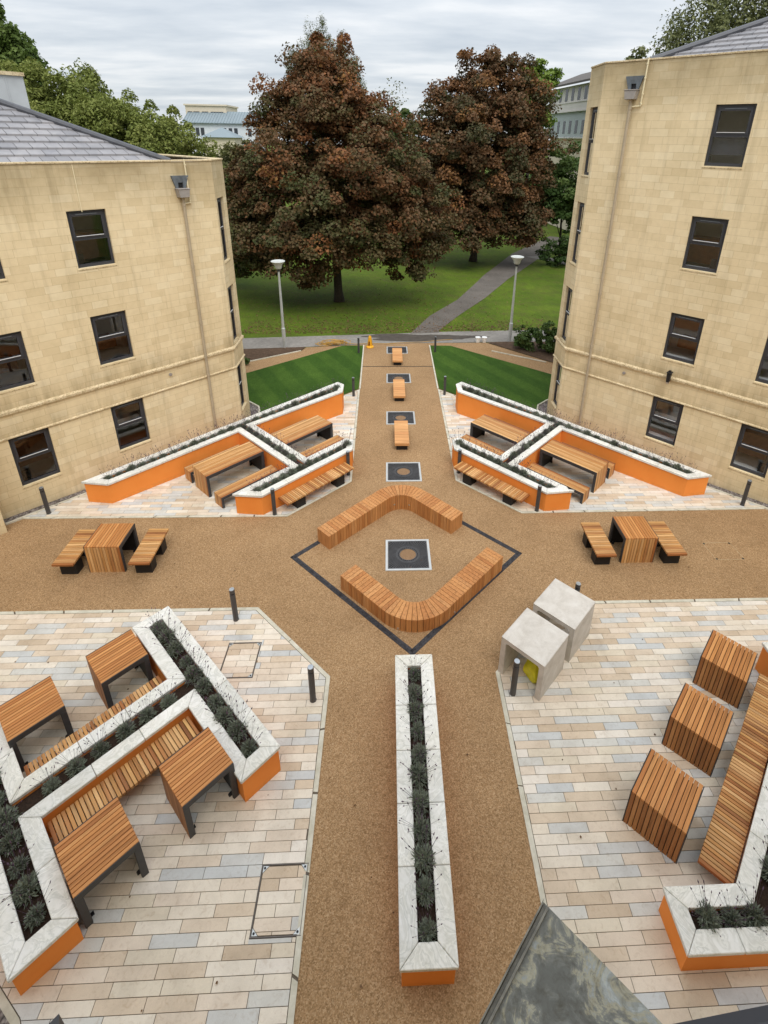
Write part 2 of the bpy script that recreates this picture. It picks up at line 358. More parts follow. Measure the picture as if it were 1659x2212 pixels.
def stone_wall_mat(name, tint=(1, 1, 1), ztop=None):
    t = NT(name, 0.85, 0.2)
    uv = t.coord('UV')
    b = t.add('ShaderNodeTexBrick'); b.offset = 0.5; b.squash = 1.28; b.squash_frequency = 3
    b.inputs['Scale'].default_value = 1.0; b.inputs['Brick Width'].default_value = 0.40; b.inputs['Row Height'].default_value = 0.2033
    b.inputs['Mortar Size'].default_value = 0.0055; b.inputs['Mortar Smooth'].default_value = 0.3; b.inputs['Bias'].default_value = 0.05
    b.inputs['Color1'].default_value = (0.0, 0.0, 0.0, 1); b.inputs['Color2'].default_value = (1, 1, 1, 1); b.inputs['Mortar'].default_value = (0.5, 0.5, 0.5, 1)
    t.L.new(uv, b.inputs['Vector'])
    tn = lambda c: tuple(x * y for x, y in zip(c, tint))
    st = t.ramp(b.outputs['Color'], [(0.0, tn((0.67, 0.545, 0.34))), (0.3, tn((0.73, 0.60, 0.385))), (0.8, tn((0.75, 0.625, 0.41))), (1.0, tn((0.775, 0.66, 0.45)))])
    n1 = t.noise(uv, 0.6, 6, 0.62); n2 = t.noise(uv, 5, 6, 0.6, 0.5)
    mort = t.ramp(n1, [(0.35, tn((0.42, 0.32, 0.18))), (0.62, tn((0.56, 0.44, 0.26)))])
    c = t.mix(st, mort, t.math('MULTIPLY', b.outputs['Fac'], 0.6))
    c = t.mix(c, t.ramp(n1, [(0.3, (0.88, 0.865, 0.82)), (0.6, (1.03, 1.03, 1.03))]), 0.75, 'MULTIPLY')
    c = t.mix(c, t.ramp(n2, [(0.3, (0.92, 0.91, 0.88)), (0.55, (1.02, 1.02, 1.02))]), 0.6, 'MULTIPLY')
    # weathering: grime that has washed down from the top and from the string courses (UV.y is height)
    sp = t.add('ShaderNodeSeparateXYZ'); t.L.new(uv, sp.inputs[0])
    zz_ = sp.outputs[1]
    ns = t.noise(t.coord('UV', (2.6, 0.35, 1)), 1.0, 5, 0.65)
    nsr = t.ramp(ns, [(0.34, 0.0), (0.66, 1.0)])
    def band(z0, z1, amt):
        mr = t.add('ShaderNodeMapRange'); mr.inputs[1].default_value = z0; mr.inputs[2].default_value = z1; mr.inputs[3].default_value = amt; mr.inputs[4].default_value = 0.0
        t.L.new(zz_, mr.inputs[0]); return mr.outputs[0]
    d = t.math('MULTIPLY', nsr, band(2.9, 3.5, 0.75)); up_ = t.add('ShaderNodeMath', operation='GREATER_THAN'); up_.inputs[1].default_value = 2.86; t.L.new(zz_, up_.inputs[0])
    d = t.math('MULTIPLY', d, up_.outputs[0])
    d2 = t.math('MULTIPLY', nsr, band(2.15, 2.6, 0.55)); g2 = t.add('ShaderNodeMath', operation='GREATER_THAN'); g2.inputs[1].default_value = 2.12; t.L.new(zz_, g2.inputs[0])
    d2 = t.math('MULTIPLY', d2, g2.outputs[0])
    d3 = t.math('MULTIPLY', nsr, band(-0.6, 0.5, 0.7))
    st_ = t.ramp(t.noise(t.coord('UV', (3.4, 0.16, 1)), 1.0, 6, 0.7), [(0.52, 0.0), (0.75, 0.34)])
    dd = t.math('ADD', st_, t.math('ADD', t.math('ADD', d, d2), d3))
    if ztop:
        mr = t.add('ShaderNodeMapRange'); mr.inputs[1].default_value = ztop - 1.5; mr.inputs[2].default_value = ztop; mr.inputs[3].default_value = 0.0; mr.inputs[4].default_value = 0.9
        t.L.new(zz_, mr.inputs[0]); dd = t.math('ADD', dd, t.math('MULTIPLY', t.ramp(n1, [(0.3, 1.0), (0.7, 0.35)]), mr.outputs[0]))
    c = t.mix(c, tn((0.25, 0.19, 0.10)), t.math('MINIMUM', dd, 0.66))
    t.color(c); t.bump(t.math('ADD', n2, t.math('MULTIPLY', b.outputs['Fac'], -2.0)), 0.25, 0.006)
    return t.m
M['stone_low'] = stone_wall_mat('bath_stone_blocks', (1, 1, 1), 8.87)
M['stone_high'] = stone_wall_mat('bath_stone_blocks_tall', (1, 1, 1), 11.7)
def stone_trim():
    t = NT('stone_trim', 0.85, 0.2); wc = t.wcoord()
    n = t.noise(wc, 5, 7, 0.7); n2 = t.noise(wc, 26, 4, 0.6)
    c = t.ramp(n, [(0.3, (0.44, 0.34, 0.20)), (0.55, (0.62, 0.51, 0.33)), (0.75, (0.70, 0.60, 0.42))])
    c = t.mix(c, t.ramp(n2, [(0.38, (0.45, 0.40, 0.33)), (0.5, (1, 1, 1))]), 0.65, 'MULTIPLY')
    t.color(c); t.bump(n2, 0.5, 0.01); return t.m
M['trim'] = stone_trim()
def tile_mat():
    t = NT('roof_slate_tile', 0.5, 0.4)
    c = t.ramp(t.island(), [(0, (0.21, 0.21, 0.222)), (0.35, (0.26, 0.257, 0.268)), (0.7, (0.30, 0.294, 0.302)), (1, (0.235, 0.235, 0.25))])
    n = t.noise(t.wcoord(), 3, 7, 0.7, 0.6)
    c = t.mix(c, t.ramp(n, [(0.3, (0.8, 0.8, 0.82)), (0.7, (1.15, 1.13, 1.12))]), 1.0, 'MULTIPLY'); t.color(c); return t.m
M['tile'] = tile_mat()
M['ridge'] = plain('ridge_tile', (0.085, 0.088, 0.10), 0.5, 0, 0.2, 5)
def coping_mat():
    t = NT('white_stone_coping', 0.6, 0.3); wc = t.wcoord()
    base = t.ramp(t.island(), [(0, (0.75, 0.735, 0.70)), (0.3, (0.66, 0.655, 0.635)), (0.6, (0.79, 0.775, 0.745)), (1, (0.71, 0.70, 0.67))])
    n = t.noise(wc, 2.3, 6, 0.55, 2.2); n2 = t.noise(wc, 7, 5, 0.6, 1.0); n3 = t.noise(wc, 1.1, 4, 0.6)
    vein = t.ramp(n, [(0.40, (1, 1, 1)), (0.465, (0.74, 0.75, 0.73)), (0.50, (1.05, 1.05, 1.04)), (0.56, (0.82, 0.82, 0.79)), (0.62, (1.02, 1.02, 1.02))])
    c = t.mix(base, vein, 0.8, 'MULTIPLY')
    c = t.mix(c, t.ramp(n2, [(0.3, (0.87, 0.87, 0.84)), (0.55, (1.02, 1.02, 1.02))]), 0.7, 'MULTIPLY')
    c = t.mix(c, t.ramp(n3, [(0.3, (0.88, 0.86, 0.80)), (0.6, (1.02, 1.02, 1.02))]), 0.8, 'MULTIPLY')
    t.color(c); t.bump(n2, 0.15, 0.004); return t.m
M['coping'] = coping_mat()
def orange_mat():
    t = NT('orange_render', 0.75, 0.25); wc = t.wcoord()
    n = t.noise(wc, 1.3, 6, 0.6); n2 = t.noise(wc, 120, 2)
    c = t.ramp(n, [(0.3, (0.77, 0.24, 0.042)), (0.7, (0.82, 0.285, 0.058))])
    uv = t.coord('UV'); sp = t.add('ShaderNodeSeparateXYZ'); t.L.new(uv, sp.inputs[0])
    n3 = t.noise(t.coord('UV', (7, 9, 1)), 1.0, 6, 0.7)
    splash = t.math('MULTIPLY', t.ramp(sp.outputs[1], [(0.02, 0.75), (0.28, 0.0)]), t.ramp(n3, [(0.42, 0.0), (0.7, 1.0)]))
    c = t.mix(c, (0.30, 0.15, 0.06), splash)
    drip = t.math('MULTIPLY', t.ramp(sp.outputs[1], [(0.6, 0.0), (1.0, 0.3)]), t.ramp(t.noise(t.coord('UV', (16, 1.2, 1)), 1.0, 4, 0.6), [(0.5, 0.0), (0.75, 1.0)]))
    c = t.mix(c, (0.42, 0.15, 0.04), drip)
    t.color(c); t.bump(n2, 0.15, 0.003); return t.m
M['orange'] = orange_mat()
def concrete_mat():
    t = NT('cast_concrete', 0.8, 0.25); wc = t.wcoord()
    n = t.noise(wc, 3.5, 7, 0.65, 0.4); n2 = t.noise(wc, 60, 3)
    c = t.ramp(n, [(0.3, (0.47, 0.435, 0.39)), (0.5, (0.56, 0.525, 0.48)), (0.7, (0.63, 0.60, 0.56))])
    c = t.mix(c, t.ramp(n2, [(0.3, 0.95), (0.7, 1.04)]), 1.0, 'MULTIPLY'); t.color(c); t.bump(n2, 0.1, 0.003); return t.m
M['concrete'] = concrete_mat()
def zinc_mat():
    t = NT('weathered_lead_roof', 0.5, 0.4); wc = t.wcoord()
    n = t.noise(t.wcoord((1, 1, 1)), 6.5, 9, 0.68, 0.9); n2 = t.noise(wc, 26, 6, 0.7, 0.5); n3 = t.noise(wc, 1.9, 3, 0.5)
    f = t.math('ADD', t.math('MULTIPLY', n, 0.7), t.math('MULTIPLY', n3, 0.3))
    c = t.ramp(f, [(0.40, (0.095, 0.095, 0.082)), (0.47, (0.15, 0.152, 0.135)), (0.50, (0.30, 0.28, 0.20)), (0.535, (0.24, 0.255, 0.245)), (0.56, (0.31, 0.33, 0.32)), (0.62, (0.34, 0.32, 0.23))])
    c = t.mix(c, t.ramp(n2, [(0.3, (0.66, 0.62, 0.52)), (0.5, (1.0, 1.0, 1.0)), (0.7, (1.15, 1.17, 1.15))]), 0.9, 'MULTIPLY'); t.color(c); t.rough(t.ramp(n2, [(0.3, 0.65), (0.7, 0.4)])); return t.m
M['zinc'] = zinc_mat()
def glass_mat():
    m = bpy.data.materials.new('window_glass'); m.use_nodes = True; t = m.node_tree
    for n in list(t.nodes): t.nodes.remove(n)
    o = t.nodes.new('ShaderNodeOutputMaterial'); mix = t.nodes.new('ShaderNodeMixShader'); tr = t.nodes.new('ShaderNodeBsdfTransparent'); gl = t.nodes.new('ShaderNodeBsdfGlossy')
    fr = t.nodes.new('ShaderNodeFresnel'); fr.inputs[0].default_value = 1.75
    tr.inputs[0].default_value = (0.9, 0.92, 0.92, 1); gl.inputs[0].default_value = (0.9, 0.92, 0.95, 1); gl.inputs[1].default_value = 0.015
    t.links.new(fr.outputs[0], mix.inputs[0]); t.links.new(tr.outputs[0], mix.inputs[1]); t.links.new(gl.outputs[0], mix.inputs[2]); t.links.new(mix.outputs[0], o.inputs[0])
    return m
M['glass'] = glass_mat()
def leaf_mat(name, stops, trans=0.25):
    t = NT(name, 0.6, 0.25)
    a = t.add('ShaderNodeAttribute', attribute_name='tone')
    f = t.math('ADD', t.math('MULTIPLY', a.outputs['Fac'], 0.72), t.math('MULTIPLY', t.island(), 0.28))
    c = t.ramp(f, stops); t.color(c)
    tr = t.add('ShaderNodeBsdfTranslucent'); t.L.new(c, tr.inputs[0]); ms = t.add('ShaderNodeMixShader'); ms.inputs[0].default_value = trans
    t.L.new(t.b.outputs[0], ms.inputs[1]); t.L.new(tr.outputs[0], ms.inputs[2]); t.L.new(ms.outputs[0], t.N['Material Output'].inputs[0])
    return t.m
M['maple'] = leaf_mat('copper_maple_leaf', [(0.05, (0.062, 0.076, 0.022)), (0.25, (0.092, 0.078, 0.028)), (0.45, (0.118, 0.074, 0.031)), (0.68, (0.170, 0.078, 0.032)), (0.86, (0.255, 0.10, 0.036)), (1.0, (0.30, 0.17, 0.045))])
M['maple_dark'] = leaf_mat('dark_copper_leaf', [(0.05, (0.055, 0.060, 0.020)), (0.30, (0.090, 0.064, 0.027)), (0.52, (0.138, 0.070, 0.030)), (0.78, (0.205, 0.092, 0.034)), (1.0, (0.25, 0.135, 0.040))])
M['walnut'] = leaf_mat('walnut_leaf', [(0.05, (0.105, 0.135, 0.030)), (0.4, (0.17, 0.205, 0.045)), (0.7, (0.24, 0.265, 0.068)), (1.0, (0.32, 0.32, 0.10))])
M['green'] = leaf_mat('green_leaf', [(0.05, (0.035, 0.070, 0.016)), (0.45, (0.065, 0.115, 0.027)), (0.8, (0.105, 0.155, 0.04)), (1.0, (0.15, 0.19, 0.055))])
M['lime'] = leaf_mat('bright_green_leaf', [(0.05, (0.08, 0.14, 0.02)), (0.5, (0.14, 0.21, 0.03)), (1.0, (0.22, 0.29, 0.05))])
M['conifer'] = leaf_mat('conifer_needle', [(0.05, (0.07, 0.085, 0.028)), (0.5, (0.12, 0.135, 0.042)), (1.0, (0.18, 0.18, 0.055))], 0.15)
M['birch'] = leaf_mat('birch_leaf', [(0.05, (0.085, 0.105, 0.04)), (0.5, (0.145, 0.16, 0.06)), (1.0, (0.21, 0.215, 0.09))])
M['poplar'] = leaf_mat('fresh_green_leaf', [(0.05, (0.06, 0.10, 0.022)), (0.5, (0.11, 0.165, 0.036)), (1.0, (0.17, 0.225, 0.06))], 0.35)
M['pale'] = leaf_mat('pale_autumn_leaf', [(0.05, (0.07, 0.085, 0.028)), (0.5, (0.12, 0.125, 0.045)), (1.0, (0.18, 0.17, 0.06))])
M['lavender'] = leaf_mat('lavender_leaf', [(0.05, (0.10, 0.118, 0.085)), (0.5, (0.185, 0.21, 0.155)), (1.0, (0.29, 0.315, 0.25))], 0.15)
M['stalk'] = leaf_mat('lavender_flower', [(0.05, (0.035, 0.022, 0.035)), (0.5, (0.085, 0.05, 0.085)), (1.0, (0.15, 0.095, 0.14))], 0.05)
M['litter'] = leaf_mat('fallen_leaf', [(0.05, (0.06, 0.035, 0.02)), (0.5, (0.14, 0.075, 0.035)), (1.0, (0.26, 0.16, 0.08))], 0.1)
#PART2

# ------------------------------------------------------------------ ground, paths, lawns
def sheet(name, poly, dz, mat, label=None, grid=None):
    """flat polygon laid on the sloping ground; cut into bands in y so that it follows the bend of the ground"""
    mb = MB(); y0 = min(p[1] for p in poly); y1 = max(p[1] for p in poly)
    ys = [y0] + [y for y in (45, 47, 49, 52, 56, 62) if y0 < y < y1] + [y1]
    for a, b in zip(ys, ys[1:]):
        q = clip_poly(clip_poly(poly, 0, -1, -a), 0, 1, b)
        if len(q) >= 3:
            if area(q) < 0: q = q[::-1]
            mb.face([(x, y, gz(x, y) + dz) for x, y in q])
    return struct(mb.build(name, mat), label)
def mir(P): return [(-x, y) for x, y in P][::-1]

mb = MB()
ys = [-60, -20, 0, 20, 40, 45, 46, 47, 48, 49, 50, 52, 54, 57, 60, 70, 90, 130, 200, 400, 900]; xs = [-900, -200, -60, -20, 20, 60, 200, 900]
for i in range(len(xs) - 1):
    for j in range(len(ys) - 1):
        q = [(xs[i], ys[j]), (xs[i + 1], ys[j]), (xs[i + 1], ys[j + 1]), (xs[i], ys[j + 1])]
        mb.face([(x, y, gz(x, y) - 0.03) for x, y in q])
struct(mb.build('ground', M['lawn']), 'mown park grass with fallen leaves')

sheet('resin_path', [(-16, -3), (16, -3), (16, 24), (9.2, 24), (7.85, 24.33), (5.05, 27.62), (-0.7, 27.44), (-4.9, 26.75), (-5.09, 26.12), (-7.55, 24.35), (-16, 24)], 0.0, M['resin'], 'tan resin bound gravel path')
# pads of sandstone setts
PADS = {
 'near_left': [(-3.35, 8.72), (-9.6, 8.75), (-9.6, 6.0), (-4.72, 2.75), (-3.2, 1.0), (-1.56, 1.0), (-1.60, 6.99)],
 'near_right': [(1.58, 6.99), (1.53, 4.0), (1.46, 1.0), (9.6, 1.0), (9.6, 8.68), (3.35, 8.70)],
 'far_left': [(-10.62, 12.0), (-3.29, 11.95), (-1.62, 13.66), (-1.72, 20.92)],
}
PADS['far_right'] = mir(PADS['far_left'])
rng = random.Random(4)
SKIP = []   # manhole rectangles left out of the setts
MAN = [(-2.245, -1.60, 3.37, 4.13), (-3.725, -3.065, 7.0, 7.81)]
def make_pad(key, poly, row=0.1335, ln=0.585):
    if area(poly) < 0: poly = poly[::-1]
    sheet('paving_bed', poly, 0.004, M['grout'], 'dark grout bed under the sandstone setts')
    inn = offset_poly(poly, 0.075)
    mb = MB()
    for i in range(len(poly)):                               # pale edging strip
        a, b = poly[i], poly[(i + 1) % len(poly)]; c, d = inn[(i + 1) % len(poly)], inn[i]
        n = max(1, int(math.hypot(b[0] - a[0], b[1] - a[1]) / 0.9))
        lp = lambda p, q, t: (p[0] + (q[0] - p[0]) * t, p[1] + (q[1] - p[1]) * t)
        for k in range(n):
            t0, t1 = k / n + (0.003 if k else 0), (k + 1) / n - (0.003 if k < n - 1 else 0)
            q = [lp(a, b, t0), lp(a, b, t1), lp(d, c, t1), lp(d, c, t0)]
            mb.solid([(x, y, gz(x, y) - 0.02) for x, y in q], [(x, y, gz(x, y) + 0.016) for x, y in q])
    struct(mb.build('edging_strip', M['edging']), 'pale stone strip edging the sett paving')
    inn = offset_poly(poly, 0.085)
    mb = MB(); y1 = max(p[1] for p in inn); y0 = min(p[1] for p in inn); x0 = min(p[0] for p in inn); x1 = max(p[0] for p in inn)
    y = y1; r = 0
    while y > y0:
        off = (0.5 * (r % 2) + rng.uniform(-0.18, 0.18)) * ln
        x = x0 - ln + off
        while x < x1:
            xa, xb, ya, yb = x + 0.004, x + ln - 0.004, y - row + 0.0035, y - 0.0035
            q = clip_poly(clip_poly(clip_poly(clip_poly(list(inn), -1, 0, -xa), 1, 0, xb), 0, -1, -ya), 0, 1, yb)
            qs = [q]
            for (ma, mb_, mc, md) in MAN:
                n2 = []
                for q in qs:
                    if len(q) < 3: continue
                    if min(p[0] for p in q) < mb_ and max(p[0] for p in q) > ma and min(p[1] for p in q) < md and max(p[1] for p in q) > mc:
                        n2 += [clip_poly(q, 1, 0, ma), clip_poly(q, -1, 0, -mb_)]
                        mid = clip_poly(clip_poly(q, -1, 0, -ma), 1, 0, mb_)
                        if len(mid) >= 3: n2 += [clip_poly(mid, 0, 1, mc), clip_poly(mid, 0, -1, -md)]
                    else: n2.append(q)
                qs = n2
            for q in qs:
                if len(q) >= 3 and abs(area(q)) > 0.0015:
                    h = 0.014 + rng.uniform(-0.0015, 0.0015)
                    mb.solid([(a, b, gz(a, b) - 0.01) for a, b in q], [(a, b, gz(a, b) + h) for a, b in q])
            x += ln
        y -= row; r += 1
    struct(mb.build('sett_paving', M['pavers']), 'long sandstone setts in cream buff and blue grey laid in rows')
for k, P in PADS.items(): make_pad(k, P)

LAWN = [(-1.78, 20.95), (-1.84, 27.04), (-2.96, 26.99), (-7.17, 22.84), (-9.4, 20.6), (-7.6, 18.4), (-6.25, 19.67), (-5.72, 19.17), (-5.60, 18.74), (-5.45, 17.22)]
sheet('lawn', LAWN, 0.022, M['turf'], 'new striped turf in front of the lower building')
sheet('lawn', mir(LAWN), 0.022, M['turf'], 'new striped turf in front of the taller building')
BED = [(-5.09, 26.12), (-4.9, 26.75), (-8.65, 26.34), (-12, 26.1), (-12, 20.0), (-7.55, 24.35)]
sheet('soil_bed', BED, 0.03, M['soil'], 'bare soil bed beside the lower building')
BEDR = [(5.05, 27.62), (7.85, 24.33), (12, 20.2), (12, 27.7), (6.6, 27.75)]
sheet('soil_bed', BEDR, 0.03, M['soil'], 'bare soil bed with shrubs beside the taller building')
sheet('gravel_strip', [(-11.2, 12.12), (-10.73, 11.78), (-5.60, 17.02), (-5.58, 18.74), (-5.72, 19.14), (-6.25, 19.64), (-7.2, 19.0)], 0.012, M['gravel'], 'loose grey gravel along the wall foot of the lower building')
sheet('gravel_strip', mir([(-11.2, 12.12), (-10.73, 11.78), (-5.60, 17.02), (-5.58, 18.74), (-5.72, 19.14), (-6.25, 19.64), (-7.2, 19.0)]), 0.012, M['gravel'], 'loose grey gravel along the wall foot of the taller building')
sheet('gravel_strip', [(-9.6, 6.0), (-4.72, 2.75), (-3.2, 1.0), (-6, 1.0), (-9.6, 4)], 0.008, M['gravel'], 'loose gravel at the bottom left edge of the paving')
for sx in (-1, 1):                                            # thin white edgings along lawn, gravel and side path
    mb = MB()
    for line in ([(-5.58, 18.55), (-5.58, 18.74), (-5.72, 19.16), (-6.25, 19.67), (-7.0, 20.3)], [(-7.55, 24.35), (-5.09, 26.12)], [(-1.72, 20.95), (-1.81, 27.04)], [(-10.73, 11.76), (-10.45, 12.03)]):
        for (a, b) in zip(line, line[1:]):
            d = Vector((b[0] - a[0], b[1] - a[1])); n = Vector((-d.y, d.x)).normalized() * 0.03
            q = [(a[0] - n.x, a[1] - n.y), (b[0] - n.x, b[1] - n.y), (b[0] + n.x, b[1] + n.y), (a[0] + n.x, a[1] + n.y)]
            q = [(x * -sx, y) for x, y in q]
            mb.solid([(x, y, gz(x, y) - 0.02) for x, y in q], [(x, y, gz(x, y) + 0.045) for x, y in q])
    struct(mb.build('edging_strip', M['edging']), 'thin pale edging beside turf and gravel')
TAR = [(-30, 24.6), (-8.65, 26.31), (-0.7, 27.48), (6.3, 27.77), (30, 28.4), (30, 31.6), (6.9, 30.06), (3.18, 29.79), (-0.71, 29.29), (-9.33, 28.33), (-30, 26.4)]
sheet('tarmac_footpath', TAR, -0.012, M['tarmac'], 'grey tarmac footpath crossing behind the courtyard')
pts = []
rg = random.Random(9)
for k in range(40):
    a = 2 * math.pi * k / 40; r = 1 + 0.22 * math.sin(3 * a + 1) + 0.10 * math.sin(7 * a) + rg.uniform(-0.05, 0.05)
    pts.append((1.3 + 3.3 * r * math.cos(a), 28.62 + 0.66 * r * math.sin(a) + 0.03 * math.cos(a)))
sheet('wet_patch', pts, -0.006, M['wet'], 'dark wet patch on the tarmac')
sheet('park_path', [(0.82, 29.3), (2.59, 29.6), (2.62, 30.06), (4.3, 33.6), (6.97, 38.74), (10.26, 45.95), (16.5, 57), (24, 68), (21, 70), (13.3, 58), (8.3, 47.4), (4.75, 38.1), (2.3, 33.4)], -0.008, M['path'], 'dark tarmac path running off between the trees')
sheet('side_path', [(14.5, 56.5), (16.2, 57), (24, 47), (24, 44.5)], -0.003, M['tarmac'], 'pale path branching right behind the lamp')
mb = MB()
mb.box((0, 23.8, gz(0, 23.8) + 0.003), (3.5, 0.05, 0.012)); struct(mb.build('expansion_joint', M['black_metal']), 'dark joint across the resin path')
# fallen leaves
def leaf_litter():
    rg = np.random.default_rng(3); n = 5200
    x = np.concatenate([rg.normal(-2.5, 6.0, n // 2), rg.uniform(-9, 10, n // 2)]); y = np.concatenate([rg.normal(36, 5, n // 2), 29.6 + np.abs(rg.normal(0, 1.3, n // 2)) + 0.04 * x[n // 2:]])
    k = y > 29.35 + 0.09 * x; x = x[k]; y = y[k]
    z = np.array([gz(a, b) for a, b in zip(x, y)]) - 0.01
    leaf_mesh('fallen_leaves', np.stack([x, y, z], 1), np.tile([0, 0, 1.0], (len(x), 1)), rg.uniform(0.05, 0.12, len(x)), rg.uniform(0, 1, len(x)), M['litter'], rg, 0.25)['kind'] = 'stuff'

# ------------------------------------------------------------------ leaf meshes
def leaf_mesh(name, pos, nrm, size, tone, mat, rg, jitter=0.9, aspect=0.8, parent=None):
    n = len(pos)
    nrm = nrm + rg.normal(0, jitter, (n, 3)); nrm /= np.linalg.norm(nrm, axis=1)[:, None] + 1e-9
    t = rg.normal(0, 1, (n, 3)); t -= (t * nrm).sum(1)[:, None] * nrm; t /= np.linalg.norm(t, axis=1)[:, None] + 1e-9
    b = np.cross(nrm, t)
    s = size[:, None]
    V = np.empty((n, 4, 3)); fold = nrm * s * 0.18
    V[:, 0] = pos - t * s * 0.5; V[:, 1] = pos + b * s * 0.5 * aspect + fold; V[:, 2] = pos + t * s * 0.5; V[:, 3] = pos - b * s * 0.5 * aspect + fold
    me = bpy.data.meshes.new(name)
    me.vertices.add(n * 4); me.vertices.foreach_set('co', V.reshape(-1).astype(np.float32))
    me.loops.add(n * 4); me.loops.foreach_set('vertex_index', np.arange(n * 4, dtype=np.int32))
    me.polygons.add(n); me.polygons.foreach_set('loop_start', np.arange(0, n * 4, 4, dtype=np.int32)); me.polygons.foreach_set('loop_total', np.full(n, 4, dtype=np.int32))
    at = me.attributes.new('tone', 'FLOAT', 'FACE'); at.data.foreach_set('value', tone.astype(np.float32))
    me.materials.append(mat); me.update(); me.validate()
    o = bpy.data.objects.new(name, me); COL.objects.link(o)
    if parent is not None: o.parent = parent
    return o

def crown(name, blobs, clumps, per, cr, size, mat, seed, parent, flat=0.6, shell=(0.55, 1.05), upw=0.6, tone_spread=0.3, jitter=0.7, aspect=0.8, droop=0.0, inner=0.15):
    """leaves in clumps spread through and over a set of ellipsoid blobs (cx,cy,cz,rx,ry,rz[,tone])"""
    rg = np.random.default_rng(seed)
    vol = np.array([(b[3] * b[4] * b[5]) ** 0.66 for b in blobs]); cnt = np.maximum(3, (clumps * vol / vol.sum())).astype(int)
    P, Nn, S, T = [], [], [], []
    for b, c in zip(blobs, cnt):
        d = rg.normal(0, 1, (c, 3)); d /= np.linalg.norm(d, axis=1)[:, None]
        r = rg.uniform(shell[0], shell[1], c); ins = rg.uniform(0, 1, c) < inner; r[ins] = rg.uniform(0.1, 0.6, ins.sum())
        bump = 1 + 0.10 * np.sin(d[:, 0] * 5 + seed) * np.cos(d[:, 2] * 6 + seed * 1.7) + 0.08 * np.sin(d[:, 1] * 9 + seed)
        C = d * (r * bump)[:, None] * np.array(b[3:6]) + np.array(b[:3])
        bt = b[6] if len(b) > 6 else 0.5
        for ci, di in zip(C, d):
            m = int(per * rg.uniform(0.6, 1.4)); k = cr * rg.uniform(0.6, 1.35)
            q = rg.normal(0, 1, (m, 3)); q /= np.linalg.norm(q, axis=1)[:, None]; q *= (rg.uniform(0.25, 1, m) ** 0.6)[:, None]
            p = ci + q * np.array([k, k, k * flat]); p[:, 2] -= droop * (np.hypot(q[:, 0], q[:, 1]) ** 2) * k
            nn = np.array([di[0] * 0.6, di[1] * 0.6, upw]) + q * 0.6
            P.append(p); Nn.append(nn); S.append(size * rg.uniform(0.6, 1.3, m)); T.append(np.clip(bt + rg.normal(0, tone_spread) + rg.normal(0, 0.08, m), 0, 1))
    return leaf_mesh(name, np.concatenate(P), np.concatenate(Nn), np.concatenate(S), np.concatenate(T), mat, rg, jitter, aspect, parent)

def trunk(parent, base, top, r0, targets, seed, mat=None, fork=0.35):
    rg = random.Random(seed); mb = MB()
    b = Vector(base); t = Vector(top)
    pts = [b + (t - b) * k for k in (0, 0.08, 0.3, 0.6, 1.0)]
    pts = [p + Vector((rg.uniform(-.06, .06), rg.uniform(-.06, .06), 0)) * (i > 0) for i, p in enumerate(pts)]
    mb.tube(pts, [r0 * 1.5, r0 * 1.05, r0 * 0.9, r0 * 0.6, r0 * 0.22], 10)
    for tg in targets:
        k = rg.uniform(fork, 0.8); s = b + (t - b) * k; e_ = Vector(tg)
        m1 = s + (e_ - s) * 0.4 + Vector((0, 0, (e_ - s).length * 0.10)); rr = r0 * 0.5 * (1 - 0.5 * k)
        mb.tube([s, m1, e_], [rr, rr * 0.6, rr * 0.18], 6)
        for q in range(3):
            e2 = e_ + Vector((rg.uniform(-1, 1), rg.uniform(-1, 1), rg.uniform(-.2, 1))) * (e_ - s).length * 0.14
            mb.tube([m1 + (e_ - m1) * 0.4, (m1 + e2) / 2 + Vector((0, 0, .1)), e2], [rr * 0.35, rr * 0.22, rr * 0.07], 5)
    return mb.build('trunk', mat or M['bark'], parent, smooth=True)

def tree(name, label, cat, base, blobs, clumps, per, cr, size, mat, seed, r0=0.3, group=None, th=None, **k):
    t = thing(name, label, cat, base, 0, group)
    bl = [(b[0] - base[0], b[1] - base[1], b[2] - base[2]) + tuple(b[3:]) for b in blobs]
    top = th or max(b[2] + b[5] * 0.5 for b in bl)
    mxb = max(bl, key=lambda b: b[2])
    trunk(t, (0, 0, -0.1), (mxb[0] * 0.7, mxb[1] * 0.7, top), r0, [(b[0], b[1], b[2]) for b in bl], seed)
    crown('crown', bl, clumps, per, cr, size, mat, seed, t, **k)
    return t
leaf_litter()
def specks():
    rg = np.random.default_rng(8); n = 260
    x = np.concatenate([rg.uniform(-11, 11, 110), rg.uniform(-1.5, 1.5, 60), rg.uniform(-8, 8, 90)]); y = np.concatenate([rg.uniform(8.9, 11.8, 110), rg.uniform(12, 27, 60), rg.uniform(2, 8, 90)])
    z = np.array([gz(a, b) for a, b in zip(x, y)]) + 0.022
    leaf_mesh('windblown_leaf_scraps', np.stack([x, y, z], 1), np.tile([0, 0, 1.0], (n, 1)), rg.uniform(0.015, 0.045, n), rg.uniform(0, 1, n), M['litter'], rg, 0.2)['kind'] = 'stuff'
specks()
#PART3

